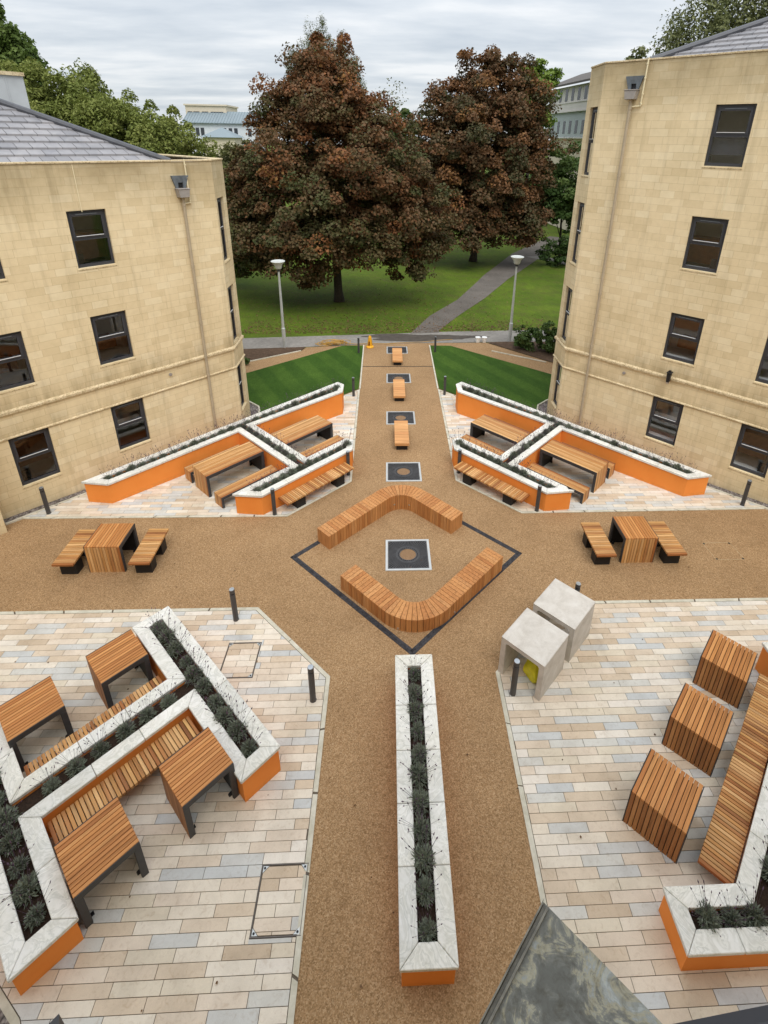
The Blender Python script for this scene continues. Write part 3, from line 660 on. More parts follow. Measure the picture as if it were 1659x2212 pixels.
# ------------------------------------------------------------------ planters
def uvl(u, v): return ((u - v) / R2, (u + v) / R2)          # far beds: u along (1,1), v along (-1,1)
def uvn(u, v): return ((u + v) / R2, (v - u) / R2)          # near left bed: u along (1,-1), v along (1,1)
ORD = ['first', 'second', 'third', 'fourth', 'fifth', 'sixth', 'seventh', 'eighth', 'ninth', 'tenth', 'eleventh', 'twelfth', 'thirteenth', 'fourteenth', 'fifteenth', 'sixteenth', 'seventeenth', 'eighteenth', 'nineteenth', 'twentieth', 'twenty first', 'twenty second', 'twenty third', 'twenty fourth', 'twenty fifth', 'twenty sixth', 'twenty seventh']
PR = random.Random(21)
def planter(label, P, zt, inset=0.225, th=0.062, over=0.03):
    """P: CCW outline of the coping"""
    if area(P) < 0: P = P[::-1]
    c = (sum(p[0] for p in P) / len(P), sum(p[1] for p in P) / len(P))
    t = thing('planter', label, 'planter', (c[0], c[1], gz(*c)), 0, 'raised planters with lavender')
    o = (c[0], c[1], gz(*c)); loc = lambda x, y, z: (x - o[0], y - o[1], z - o[2])
    wl = offset_poly(P, over); inn = offset_poly(P, inset); n = len(P)
    mb = MB()
    for A, rev in ((wl, False), (offset_poly(P, inset - 0.012), True)):
        for i in range(n):
            a, b = A[i], A[(i + 1) % n]
            q = [loc(a[0], a[1], gz(*a) - 0.05), loc(b[0], b[1], gz(*b) - 0.05), loc(b[0], b[1], zt - th), loc(a[0], a[1], zt - th)]
            L = math.hypot(b[0] - a[0], b[1] - a[1])
            mb.face(q[::-1] if rev else q, [(0, 0), (L, 0), (L, 1), (0, 1)])
    mb.build('wall', M['orange'], t)
    mb = MB()
    for i in range(n):
        a, b = Vector(P[i]), Vector(P[(i + 1) % n]); a2, b2 = Vector(inn[i]), Vector(inn[(i + 1) % n])
        d = (b - a).normalized(); L = (b - a).length; sa, sb = (a2 - a).dot(d), (b2 - a).dot(d); nrm = Vector((-d.y, d.x))
        k = max(1, round((L) / 0.74)); lo, hi = max(0, sa), min(L, sb)
        cuts = [hi * j / k + lo * (k - j) / k for j in range(k + 1)] if k > 1 else []
        cuts = cuts[1:-1]
        st = [None] + cuts + [None]
        for j in range(len(st) - 1):
            g = 0.0035
            p0 = a + d * 0.003 if st[j] is None else a + d * (st[j] + g); q0 = a2 + d * 0.003 if st[j] is None else a + nrm * inset + d * (st[j] + g)
            p1 = b - d * 0.003 if st[j + 1] is None else a + d * (st[j + 1] - g); q1 = b2 - d * 0.003 if st[j + 1] is None else a + nrm * inset + d * (st[j + 1] - g)
            R_ = [p0, p1, q1, q0]; dz = PR.uniform(-0.002, 0.003)
            mb.solid([loc(p.x, p.y, zt - th) for p in R_], [loc(p.x, p.y, zt + dz) for p in R_])
    mb.build('coping', M['coping'], t, bevel=0.007)
    mb = MB(); q = offset_poly(P, inset - 0.005); mb.face([loc(x, y, zt - 0.11) for x, y in q]); mb.build('soil', M['planter_soil'], t)
    return t
# lavender: four tuft shapes, copied
def tuft_meshes(seed):
    rg = np.random.default_rng(seed); V = []; F = []; T = []
    def blade(p, d, l, wd, tone, bend):
        b = len(V); side = np.cross(d, [0.3, 0.2, 1.0]); side = side / (np.linalg.norm(side) + 1e-9) * wd
        tip = p + d * l + np.array([0, 0, -bend * l]); mid = p + d * l * 0.55
        V.extend([p - side * 0.5, p + side * 0.5, mid + side, tip, mid - side]); F.append([b, b + 1, b + 2, b + 3, b + 4]); T.append(tone)
    for i in range(620):
        a = rg.uniform(0, 2 * np.pi); el = rg.uniform(0.0, 1.5); d = np.array([np.cos(a) * np.cos(el), np.sin(a) * np.cos(el), np.sin(el)])
        p = d * np.array([0.115, 0.115, 0.135]) * rg.uniform(0.1, 1.0) ** 0.6 + np.array([0, 0, 0.02])
        d2 = d + rg.normal(0, 0.55, 3) + np.array([0, 0, 0.35]); d2 /= np.linalg.norm(d2)
        blade(p, d2, rg.uniform(0.035, 0.08), rg.uniform(0.004, 0.0075), np.clip(rg.normal(0.45, 0.25), 0, 1), rg.uniform(0, 0.2))
    V2 = []; F2 = []; T2 = []
    A, B, C_ = V, F, T; V, F, T = V2, F2, T2
    for i in range(19):
        a = rg.uniform(0, 2 * np.pi); el = rg.uniform(0.75, 1.35); d = np.array([np.cos(a) * np.cos(el), np.sin(a) * np.cos(el), np.sin(el)])
        l = rg.uniform(0.20, 0.34); p = np.array([0, 0, 0.04]) + d * 0.05; wd = 0.0028
        b = len(V); s = np.cross(d, [0, 0, 1.0]); s /= np.linalg.norm(s); t = np.cross(d, s)
        e = p + d * l
        for c, r in ((p, wd * 0.6), (e, wd * 0.5)):
            for k in range(3): an = k * 2.094; V.append(c + s * r * np.cos(an) + t * r * np.sin(an))
        for k in range(3): F.append([b + k, b + (k + 1) % 3, b + 3 + (k + 1) % 3, b + 3 + k]); T.append(0.35)
        b = len(V); hl = rg.uniform(0.03, 0.055); rr = rg.uniform(0.0055, 0.009)
        V.append(e)
        for k in range(5): an = k * 1.2566; V.append(e + d * hl * 0.45 + (s * np.cos(an) + t * np.sin(an)) * rr)
        V.append(e + d * hl); tn = np.clip(rg.normal(0.5, 0.25), 0, 1)
        for k in range(5): F.append([b, b + 1 + k, b + 1 + (k + 1) % 5]); T.append(tn); F.append([b + 6, b + 1 + (k + 1) % 5, b + 1 + k]); T.append(tn)
    out = []
    for (v, f, tn, nm, mt) in ((A, B, C_, 'foliage', 'lavender'), (V2, F2, T2, 'flower_stalks', 'stalk')):
        me = bpy.data.meshes.new(nm); me.from_pydata([tuple(x) for x in v], [], f); at = me.attributes.new('tone', 'FLOAT', 'FACE'); at.data.foreach_set('value', np.array(tn, dtype=np.float32)); me.materials.append(M[mt]); me.update(); out.append(me)
    return out
TUFT = [tuft_meshes(50 + k) for k in range(5)]
def lavender(where, pts, z, first='near end', group='lavender plants in the planters', sc=1.0, skip=0.05):
    for k, (x, y) in enumerate(pts):
        lab = '%s lavender tuft from %s, %s' % (ORD[min(k, 26)], first, where)
        t = thing('lavender', lab, 'plant', (x + PR.uniform(-.02, .02), y + PR.uniform(-.02, .02), z), PR.uniform(0, 6.28), group)
        s = sc * PR.uniform(0.85, 1.3); t.scale = (s, s, s * PR.uniform(0.9, 1.1))
        for me in TUFT[PR.randrange(5)]:
            o = bpy.data.objects.new(me.name.split('.')[0], me); COL.objects.link(o); o.parent = t
def line(a, b, n): return [(a[0] + (b[0] - a[0]) * (i + 0.5) / n, a[1] + (b[1] - a[1]) * (i + 0.5) / n) for i in range(n)]

ZN, ZF = 0.78, 0.495
planter('long narrow orange planter standing alone in the middle of the near path', [(-0.37, 2.87), (0.315, 2.87), (0.315, 6.87), (-0.37, 6.87)], ZN)
lavender('lone central planter', line((-0.03, 3.05), (-0.03, 6.68), 11), ZN - 0.11, 'near end')
NLP = [uvn(*q) for q in [(-9.22, 1.53), (-7.69, 1.53), (-7.69, -0.60), (-9.6, -0.60), (-9.6, -1.29), (-5.45, -1.29), (-5.45, -0.57), (-6.96, -0.57), (-6.96, 1.55), (-5.32, 1.55), (-5.32, 2.24), (-9.22, 2.24)]]
planter('large orange H shaped planter at lower left with slatted tables set into it', NLP, ZN)
lavender('right arm of lower left planter', line(uvn(-5.5, 1.9), uvn(-9.05, 1.9), 10), ZN - 0.11, 'near end')
lavender('cross arm of lower left planter', line(uvn(-7.33, -0.55), uvn(-7.33, 1.55), 6), ZN - 0.11, 'lower left end')
lavender('left arm of lower left planter', line(uvn(-5.68, -0.93), uvn(-9.3, -0.93), 10), ZN - 0.11, 'near end')
NRP = [(3.02, 2.87), (4.30, 2.87), (7.36, 5.93), (7.36, 6.95), (6.67, 6.95), (6.67, 6.17), (3.99, 3.49), (3.02, 3.49)]
planter('orange bent planter wrapping round a long slatted bench at the lower right edge', NRP, ZN, inset=0.215)
lavender('bent planter at lower right edge', line((3.3, 3.19), (4.2, 3.18), 3) + line((4.4, 3.45), (6.9, 5.95), 9), ZN - 0.11, 'left end')
FLP = [uvl(*q) for q in [(3.02, 14.82), (7.07, 14.82), (7.07, 11.92), (5.18, 11.92), (5.26, 11.80), (5.69, 11.27), (8.98, 11.26), (9.38, 11.65), (9.28, 11.92), (7.69, 11.92), (7.69, 14.82), (11.45, 14.62), (11.90, 15.07), (11.88, 15.42), (2.54, 15.46)]]
for side, f, nm in ((-1, lambda P: P, 'left of the far path'), (1, lambda P: [(-x, y) for x, y in P], 'right of the far path')):
    planter('orange planter with two long arms and a cross arm, ' + nm, f(FLP), ZF, inset=0.205)
    sd_ = 'left' if side < 0 else 'right'
    lavender('long back arm of far %s planter' % sd_, f(line(uvl(2.95, 15.13), uvl(11.65, 15.05), 27)), ZF - 0.145, 'near end', sc=1.12)
    lavender('front arm of far %s planter' % sd_, f(line(uvl(5.6, 11.6), uvl(9.2, 11.6), 12)), ZF - 0.145, 'near end', sc=1.12)
    lavender('cross arm of far %s planter' % sd_, f(line(uvl(7.38, 12.1), uvl(7.38, 14.8), 8)), ZF - 0.145, 'front', sc=1.12)

# ------------------------------------------------------------------ slatted furniture
def n_unit(name, label, cat, L, W, H, n, loc, rz, wx='iro_x', wz='iro_z_shaded', group=None, leg=0.085, rail=0.07, top='tabletop', foot=True):
    """slats along local X running down over both ends, dark steel n-frames on the two long sides"""
    t = thing(name, label, cat, loc, rz, group); th = 0.036; Wi = W - 0.024; p = Wi / n
    mb = MB()
    for i in range(n): mb.box((0, -Wi / 2 + p * (i + 0.5), H - th / 2), (L, p - 0.008, th))
    mb.build(top, M[wx], t, bevel=0.004)
    mb = MB(); mb.box((0, 0, H - th - 0.006), (L - 2 * th - 0.02, Wi - 0.07, 0.006))
    for s in (-1, 1): mb.box((s * (L / 2 - th - 0.005), 0, (H - th - 0.012 - 0.05) / 2), (0.006, Wi - 0.07, H - th - 0.012 + 0.05))
    mb.build('added_dark_backing', M['black_metal'], t)  # black sheet added behind the slats so their gaps read dark
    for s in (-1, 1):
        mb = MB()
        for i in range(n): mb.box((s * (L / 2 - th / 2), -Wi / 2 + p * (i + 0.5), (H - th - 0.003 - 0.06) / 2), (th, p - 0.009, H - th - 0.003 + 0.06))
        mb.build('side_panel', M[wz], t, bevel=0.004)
    for s in (-1, 1):
        mb = MB()
        yo = s * (W / 2 - 0.006); yi = s * (W / 2 - 0.030)
        zt_ = H - th - 0.004; L2 = L - 2 * th - 0.006
        mb.box((0, yo, H - 0.003 - (th + rail) / 2), (L, 0.012, th + rail))
        for e_ in (-1, 1): mb.box((e_ * (L / 2 - leg / 2), yo, (H - 0.003 - th - rail - 0.06) / 2), (leg, 0.012, H - 0.003 - th - rail + 0.06))
        mb.box((0, yi, zt_ - rail / 2), (L2, 0.034, rail))
        for e_ in (-1, 1): mb.box((e_ * (L2 / 2 - (leg - th) / 2), yi, (zt_ - rail - 0.06) / 2), (leg - th, 0.034, zt_ - rail + 0.06))
        mb.build('frame', M['dark_metal'], t, bevel=0.003)
    if foot:
        for s in (-1, 1):
            for q in (-1, 1):
                mb = MB(); x = s * (L / 2 - 0.095); mb.solid([(x - .035, q * (W / 2 - .13), -.03), (x + .03, q * (W / 2 - .13), -.03), (x + .03, q * (W / 2 - .07), -.03), (x - .035, q * (W / 2 - .07), -.03)], [(x - .02, q * (W / 2 - .12), .045), (x + .03, q * (W / 2 - .12), .06), (x + .03, q * (W / 2 - .08), .06), (x - .02, q * (W / 2 - .08), .045)]); mb.build('foot_bracket', M['black_metal'], t)
    return t
def slat_bench(label, L, W, H, n, loc, rz, peds, wy='gold_y', group=None, th=0.055, ped=0.34, pw=None, name='slatted_bench', cat='bench'):
    """slats run across local Y, the bench runs along local X, on dark steel pedestals"""
    t = thing(name, label, cat, loc, rz, group); p = L / n; mb = MB()
    for i in range(n): mb.box((-L / 2 + p * (i + 0.5), 0, H - th / 2), (p - 0.010, W, th))
    mb.build('seat', M[wy], t, bevel=0.004)
    mb = MB()
    for s in (-1, 1): mb.box((0, s * W * 0.3, H - th - 0.014), (L - 0.06, 0.05, 0.024))
    mb.build('seat_rail', M['black_metal'], t)
    for x in peds:
        mb = MB(); mb.box((x, 0, (H - th - 0.028 - 0.06) / 2), (ped, (pw or W * 0.8), H - th - 0.028 + 0.06)); mb.build('pedestal', M['black_metal'], t, bevel=0.004)
    return t
A45, A135 = rad(45), rad(135)
def at(x, y): return (x, y, gz(x, y))
# square tables either side of the crossing
for x, nm, bl in ((-7.16, 'left', ((-8.01, 'leftmost pedestal bench, outer seat of the left square table'), (-6.285, 'pedestal bench between the left square table and the curved bench'))),
                  (5.69, 'right', ((4.795, 'pedestal bench between the curved bench and the right square table'), (6.545, 'rightmost pedestal bench, outer seat of the right square table')))):
    n_unit('square_table', 'square slatted hardwood table between two pedestal benches on the %s of the crossing' % nm, 'table', 0.81, 0.83, 0.79, 12, at(x, 10.31), rad(90), wx='iro_x', wz='gold_z', group='square slatted tables')
    for bx, lb in bl: slat_bench(lb, 1.2, 0.485, 0.46, 19, at(bx, 10.30), rad(90), (-0.31, 0.31), group='pedestal benches by the square tables', ped=0.26, pw=0.38)
# tables and benches in the far planters
for side, ang, nm in ((-1, A45, 'left'), (1, A135, 'right')):
    def pl(u, v, z=None):
        x, y = uvl(u, v); x *= (1 if side < 0 else -1); return (x, y, gz(x, y))
    tb = 'long slatted tables in the far planters'
    n_unit('long_table', 'long slatted table in the near bay of the far %s planter' % nm, 'table', 1.90, 0.83, 0.785, 11, pl(6.02, 13.56), ang, 'gold_x', 'gold_z', tb)
    n_unit('long_table', 'long slatted table in the far bay of the far %s planter, beyond its cross arm' % nm, 'table', 1.90, 0.84, 0.77, 11, pl(8.76, 13.55), ang, 'gold_x', 'gold_z', tb)
    gb = 'waterfall benches beside the long tables'
    n_unit('waterfall_bench', 'low slatted bench in front of the near long table of the far %s planter' % nm, 'bench', 1.90, 0.42, 0.42, 6, pl(6.02, 12.58), ang, 'gold_x', 'gold_z', gb, 0.07, 0.05, 'seat', False)
    n_unit('waterfall_bench', 'low bench between near long table and orange back wall of the far %s planter' % nm, 'bench', 1.86, 0.41, 0.44, 6, pl(6.0, 14.42), ang, 'gold_x', 'gold_z', gb, 0.07, 0.05, 'seat', False)
    n_unit('waterfall_bench', 'low slatted bench half hidden behind the front arm of the far %s planter' % nm, 'bench', 1.80, 0.40, 0.43, 6, pl(8.74, 12.62), ang, 'gold_x', 'gold_z', gb, 0.07, 0.05, 'seat', False)
    n_unit('waterfall_bench', 'low slatted bench behind the far long table of the far %s planter' % nm, 'bench', 1.86, 0.41, 0.43, 6, pl(8.72, 14.40), ang, 'gold_x', 'gold_z', gb, 0.07, 0.05, 'seat', False)
    slat_bench('long slatted bench on black pedestals along the front of the far %s planter' % nm, 2.46, 0.44, 0.43, 41, pl(7.40, 11.02), ang, (-0.72, 0.74), group='slatted benches fronting the far planters', ped=0.30, pw=0.32)
# near left tables and benches
tl = 'slatted tables set into the near left planter'
for u, v, lb in ((-8.665, 1.08, 'slatted table behind the cross arm of the lower left planter, tucked under its tip'), (-8.70, -0.24, 'slatted table at the left photo edge, behind the cross arm of the lower left planter'),
                 (-5.90, 1.18, 'slatted table tucked against the right arm of the lower left planter'), (-5.94, -0.16, 'slatted table nearest the viewer, against the left arm of the lower left planter')):
    x, y = uvn(u, v); z = gz(x, y)
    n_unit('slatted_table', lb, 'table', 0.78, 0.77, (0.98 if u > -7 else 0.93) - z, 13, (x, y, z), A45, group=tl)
for u, L, v, h, lb in ((-7.86, 2.06, 0.46, 0.60, 'long slatted bench on the far side of the lower left planter cross arm'), (-6.735, 2.06, 0.485, 0.62, 'long slatted bench on the near side of the lower left planter cross arm')):
    x, y = uvn(u, v); z = gz(x, y); slat_bench(lb, L, 0.40 if u > -7 else 0.34, h - z, 36, (x, y, z), A45, (-0.7, 0.7), group='benches along the near left planter', ped=0.2)
# near right tables and bench
for u, v, lb in ((8.84, 0.58, 'farthest of the three slatted tables beside the long bench at lower right'), (7.25, 0.62, 'middle of the three slatted tables beside the long bench at lower right'), (5.675, 0.66, 'nearest of the three slatted tables beside the long bench at lower right')):
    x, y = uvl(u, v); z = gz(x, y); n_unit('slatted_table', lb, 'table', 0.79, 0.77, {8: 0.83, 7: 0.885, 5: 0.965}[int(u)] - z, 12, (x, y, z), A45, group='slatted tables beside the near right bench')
x, y = uvl(7.20, -0.135); z = gz(x, y); slat_bench('very long slatted bench running along the inside of the bent planter at lower right', 3.75, 0.42, 0.58 - z, 66, (x, y, z), A45, (-1.6, -0.5, 0.5, 1.6), group='benches along the near right planter', ped=0.2)
# three solid block benches on the far path
for y0, y1, zt_, lb in ((15.52, 17.1, -0.05, 'nearest of the three blond block benches on the far path'), (19.58, 21.22, -0.28, 'middle of the three blond block benches on the far path'), (23.88, 25.57, -0.50, 'farthest of the three blond block benches, beside the tarmac')):
    yc = (y0 + y1) / 2; zb = gz(0, yc)
    t = thing('block_bench', lb, 'bench', (-0.01, yc, zb), 0, 'block benches on the far path'); L = y1 - y0; n = 8; p = L / n; mb = MB()
    for i in range(n): mb.box((0, -L / 2 + p * (i + .5), zt_ - zb - 0.055), (0.50, p - 0.006, 0.11))
    mb.build('seat', M['blond'], t, bevel=0.005)
    for s in (-1, 1):
        mb = MB(); h = zt_ - zb - 0.11; mb.box((0, s * (L / 2 - 0.27), (h - 0.07) / 2), (0.38, 0.36, h + 0.07)); mb.build('pedestal', M['black_metal'], t, bevel=0.004)

# ------------------------------------------------------------------ curved benches round the central tree pit
def curved_bench(label, a, c, b, Rm, ztop, lights):
    A, Cc, B = Vector(a), Vector(c), Vector(b); d1 = (Cc - A).normalized(); d2 = (B - Cc).normalized()
    tl_ = Rm * math.tan(d1.angle(d2) / 2); p1 = Cc - d1 * tl_; p2 = Cc + d2 * tl_
    sgn = 1 if d1.x * d2.y - d1.y * d2.x > 0 else -1
    n1 = Vector((-d1.y, d1.x)) * sgn; cen = p1 + n1 * Rm; ang = d1.angle(d2)
    L1, La, L2 = (p1 - A).length, Rm * ang, (B - p2).length; T = L1 + La + L2
    def ev(s):
        if s < L1: p, d = A + d1 * s, d1
        elif s < L1 + La:
            th = (s - L1) / Rm * sgn; ro = lambda v, t: Vector((v.x * math.cos(t) - v.y * math.sin(t), v.x * math.sin(t) + v.y * math.cos(t)))
            p, d = cen + ro(p1 - cen, th), ro(d1, th)
        else: p, d = p2 + d2 * (s - L1 - La), d2
        return p, Vector((-d.y, d.x))
    o = (Cc.x, Cc.y, gz(Cc.x, Cc.y)); t = thing('curved_bench', label, 'bench', o, 0, 'curved benches round the tree pit')
    k = round(T / 0.094); mb = MB(); hw = 0.235
    for i in range(k):
        s0, s1 = T * i / k + 0.0035, T * (i + 1) / k - 0.0035
        (q0, m0), (q1, m1) = ev(s0), ev(s1)
        R_ = [q0 - m0 * hw, q1 - m1 * hw, q1 + m1 * hw, q0 + m0 * hw]
        if i == 0 or i == k - 1: pass
        mb.solid([(p.x - o[0], p.y - o[1], gz(p.x, p.y) - 0.03 - o[2]) for p in R_], [(p.x - o[0], p.y - o[1], ztop - o[2]) for p in R_])
    mb.build('plank_body', M['curve'], t, bevel=0.005)
    for (s, sd_) in lights:
        p, m = ev(T * s); q = p + m * (hw + 0.004) * sd_; mb = MB(); z = ztop - 0.30 - o[2]
        e1 = Vector((m.x, m.y, 0)) * sd_
        c0 = Vector((q.x - o[0], q.y - o[1], z)); mb.tube([c0 - e1 * 0.01, c0 + e1 * 0.006], 0.024, 14); mb.build('recessed_light', M['steel'], t)
curved_bench('curved hardwood bench on the far side of the central tree pit, corner pointing away', (-2.15, 10.73), (-0.13, 12.75), (1.355, 11.26), 0.72, 0.31, ((0.52, -1), (0.66, -1)))
curved_bench('curved hardwood bench on the near side of the central tree pit, corner pointing nearer', (-1.42, 9.39), (0.09, 7.88), (2.10, 9.89), 0.77, 0.375, ((0.36, -1), (0.6, -1)))
# diamond of dark setts
mb = MB(); cx, cy, hd = -0.01, 10.31, 2.92
cor = [(cx - hd, cy), (cx, cy + hd), (cx + hd, cy), (cx, cy - hd)]
for i in range(4):
    a, b = Vector(cor[i]), Vector(cor[(i + 1) % 4]); d = (b - a).normalized(); n = Vector((d.y, -d.x)); L = (b - a).length
    for rr in range(2):
        off = 0.001 + 0.064 * rr; k = int(L / 0.205)
        for j in range(k):
            s0 = off + (L - 2 * off) * j / k + 0.002; s1 = off + (L - 2 * off) * (j + 1) / k - 0.002
            q = [a + d * s0 + n * off, a + d * s1 + n * off, a + d * s1 + n * (off + 0.060), a + d * s0 + n * (off + 0.060)]
            mb.solid([(p.x, p.y, gz(p.x, p.y) - 0.02) for p in q], [(p.x, p.y, gz(p.x, p.y) + 0.007) for p in q])
M['sett'] = simple_ground('dark_sett', [(0.3, (0.022, 0.022, 0.025)), (0.7, (0.06, 0.058, 0.064))], 14, second=[(0.3, 0.7), (0.7, 1.4)], sc2=2)
tag(mb.build('sett_border', M['sett']), 'dark diamond of flush setts framing the curved benches and central tree pit', 'paving border')
# tree grates
GR = [(10.33, 'tree grate in the middle of the diamond between the curved benches'), (14.19, 'tree grate just beyond the diamond, no bench in front of it'), (18.08, 'tree grate partly behind the nearest block bench'), (22.22, 'tree grate partly behind the middle block bench'), (26.27, 'tree grate under the farthest block bench, next to the tarmac')]
M['pitgravel'] = simple_ground('pit_gravel', [(0.3, (0.16, 0.095, 0.05)), (0.7, (0.30, 0.19, 0.11))], 45)
def grate(y, lab):
    t = thing('tree_grate', lab, 'tree grate', (0.005, y, gz(0, y)), 0, 'tree grates along the path'); t.rotation_euler = (-math.atan(SL), 0, 0)
    S = 0.56; mb = MB()
    for (c, d) in (((0, S - .028, .004), (2 * S, .056, .03)), ((0, -S + .028, .004), (2 * S, .056, .03)), ((S - .028, 0, .004), (.056, 2 * S - .112, .03)), ((-S + .028, 0, .004), (.056, 2 * S - .112, .03))): mb.box(c, d)
    mb.build('frame', M['galv'], t)
    mb = MB(); I = S - 0.062; ro = 0.29
    for k in range(72):
        a = 2 * math.pi * k / 72; ca, sa = math.cos(a), math.sin(a); rmax = (I - 0.012) / max(abs(ca), abs(sa)); w0, w1 = 0.0055, 0.0085 if rmax < 0.58 else 0.011
        P = [(ro, -w0), (rmax, -w1), (rmax, w1), (ro, w0)]
        P = [(x * ca - y_ * sa, x * sa + y_ * ca) for x, y_ in P]
        mb.solid([(x, y_, .001) for x, y_ in P], [(x, y_, .017) for x, y_ in P])
    for r0, r1 in ((0.205, 0.222), (0.255, 0.275), (0.285, 0.30)):
        for k in range(48):
            a, b = 2 * math.pi * k / 48, 2 * math.pi * (k + 1) / 48
            P = [(r0 * math.cos(a), r0 * math.sin(a)), (r1 * math.cos(a), r1 * math.sin(a)), (r1 * math.cos(b), r1 * math.sin(b)), (r0 * math.cos(b), r0 * math.sin(b))]
            mb.solid([(x, y_, .003) for x, y_ in P], [(x, y_, .0185) for x, y_ in P], caps=True)
    for k in range(28):
        a = 2 * math.pi * k / 28; mb.box((0.238 * math.cos(a), 0.238 * math.sin(a), 0.010), (0.05, 0.014, 0.013), a)
    for (c, d) in (((0, I - .010, .0095), (2 * I, .02, .021)), ((0, -I + .010, .0095), (2 * I, .02, .021)), ((I - .010, 0, .0095), (.02, 2 * I - .04, .021)), ((-I + .010, 0, .0095), (.02, 2 * I - .04, .021))): mb.box(c, d)
    mb.build('grille', M['castiron'], t)
    mb = MB(); mb.face([(-I, -I, 0.0015), (I, -I, 0.0015), (I, I, 0.0015), (-I, I, 0.0015)]); mb.build('pit', M['pit'], t)
    mb = MB(); mb.lathe([(0.203, 0.002), (0.203, 0.008), (0.0, 0.011)], 32); mb.build('gravel_fill', M['pitgravel'], t)
M['castiron'] = plain('cast_iron', (0.095, 0.095, 0.10), 0.45, 0.3, 0.2, 8); M['pit'] = plain('dark_pit', (0.006, 0.006, 0.006), 0.8)
for y, lab in GR: grate(y, lab)
# manhole trays in the setts
M['rim'] = plain('dull_steel_rim', (0.14, 0.125, 0.115), 0.5, 0.2, 0.2, 9)
for (a, b, c, d), lab in zip(MAN, ('recessed manhole cover nearest the camera, setts laid in its steel tray', 'recessed manhole cover beside the right arm of the near left planter')):
    t = thing('manhole_cover', lab, 'manhole cover', at((a + b) / 2, (c + d) / 2), 0, 'recessed manhole covers'); t.rotation_euler = (-math.atan(SL), 0, 0); X, Y = (b - a) / 2, (d - c) / 2
    mb = MB()
    for (cc, dd) in (((0, Y - .012, .008), (2 * X, .009, .018)), ((0, -Y + .012, .008), (2 * X, .009, .018)), ((X - .012, 0, .008), (.009, 2 * Y - .036, .018)), ((-X + .012, 0, .008), (.009, 2 * Y - .036, .018))): mb.box(cc, dd)
    mb.build('tray_rim', M['rim'], t)
    mb = MB(); y = Y - 0.03; r = 0
    inn = [(-X + .03, -Y + .03), (X - .03, -Y + .03), (X - .03, Y - .03), (-X + .03, Y - .03)]
    for (sx, sy) in ((1, 1), (1, -1), (-1, 1), (-1, -1)): inn = clip_poly(inn, sx, sy, X + Y - .03 * 2 - 0.075)
    while y > -Y + 0.03:
        x = -X - (0.31 if r % 2 else 0.08)
        while x < X:
            q = clip_poly(clip_poly(clip_poly(clip_poly(list(inn), -1, 0, -x - .004), 1, 0, x + .581), 0, -1, -(y - .13)), 0, 1, y - .0035)
            if len(q) > 2: mb.solid([(p, q_, 0.004) for p, q_ in q], [(p, q_, .0145) for p, q_ in q])
            x += .585
        y -= .1335; r += 1
    mb.build('sett_infill', M['pavers'], t)
    for sx in (-1, 1):
        for sy in (-1, 1):
            P = [(sx * (X - .025), sy * (Y - .025)), (sx * (X - .10), sy * (Y - .025)), (sx * (X - .025), sy * (Y - .10))]
            if area(P) < 0: P = P[::-1]
            mb = MB(); mb.solid([(x, y_, .004) for x, y_ in P], [(x, y_, .017) for x, y_ in P]); cp = mb.build('corner_plate', M['galv'], t)
            mb = MB(); mb.lathe([(.015, .0165), (.015, .0195)], 10, (sx * (X - .048), sy * (Y - .048), 0)); mb.build('lifting_key_hole', M['black_metal'], cp)
t = thing('resin_manhole_cover', 'faint resin filled manhole cover in the tan path right of the square table', 'manhole cover', at(8.13, 10.27)); t.rotation_euler = (-math.atan(SL), 0, 0)
mb = MB()
for (cc, dd) in (((0, .315, .001), (.73, .005, .006)), ((0, -.315, .001), (.73, .005, .006)), ((.365, 0, .001), (.005, .625, .006)), ((-.365, 0, .001), (.005, .625, .006))): mb.box(cc, dd)
mb.build('tray_rim', M['trim'], t)
for sx in (-1, 1):
    for sy in (-1, 1): mb = MB(); mb.lathe([(.028, .001), (.028, .008)], 10, (sx * .34, sy * .29, 0)); mb.build('corner_plug', M['bark'], t)
# ------------------------------------------------------------------ concrete cubes
def cube(lab, cx, cy, ztop, S=0.89, w_=0.095):
    z = gz(cx, cy); H = ztop - z; t = thing('concrete_cube_seat', lab, 'concrete hood', (cx, cy, z), A45, 'concrete cube hoods')
    mb = MB(); prof = [(-S / 2, -0.05), (-S / 2 + w_, -0.05), (-S / 2 + w_, H - w_ - .03), (-S / 2 + w_ + .03, H - w_), (S / 2 - w_ - .03, H - w_), (S / 2 - w_, H - w_ - .03), (S / 2 - w_, -0.05), (S / 2, -0.05), (S / 2, H), (-S / 2, H)]
    # local X is the tunnel axis; profile in local Y,Z; split into side, roof, side quads
    b = len(mb.v); n = len(prof)
    for x in (-S / 2, S / 2): mb.v += [(x, p[0], p[1]) for p in prof]
    for i in range(n): j = (i + 1) % n; mb.f.append([i, j, n + j, n + i]); mb.uv.append([(0, 0)] * 4); mb.mi.append(0)
    for off, rv in ((0, False), (n, True)):
        for q in ([0, 1, 2, 9], [2, 3, 4, 5, 8, 9], [5, 6, 7, 8]):
            q = [off + k for k in q]; mb.f.append(q[::-1] if rv else q); mb.uv.append([(0, 0)] * len(q)); mb.mi.append(0)
    o = mb.build('shell', M['concrete'], t); 
    bv = o.modifiers.new('bevel', 'BEVEL'); bv.width = 0.007; bv.segments = 2; bv.limit_method = 'ANGLE'; bv.angle_limit = rad(50)
    return t
cube('pale concrete cube hood nearest the viewer, a yellow bag inside it', 2.26, 7.0, 1.03)
cube('pale concrete cube hood behind the other, against the bollard', 3.065, 7.78, 0.985)
mb = MB()
bz = gz(2.3, 7.0)
ico = []
me = bpy.data.meshes.new('yellow_bag'); 
import bmesh
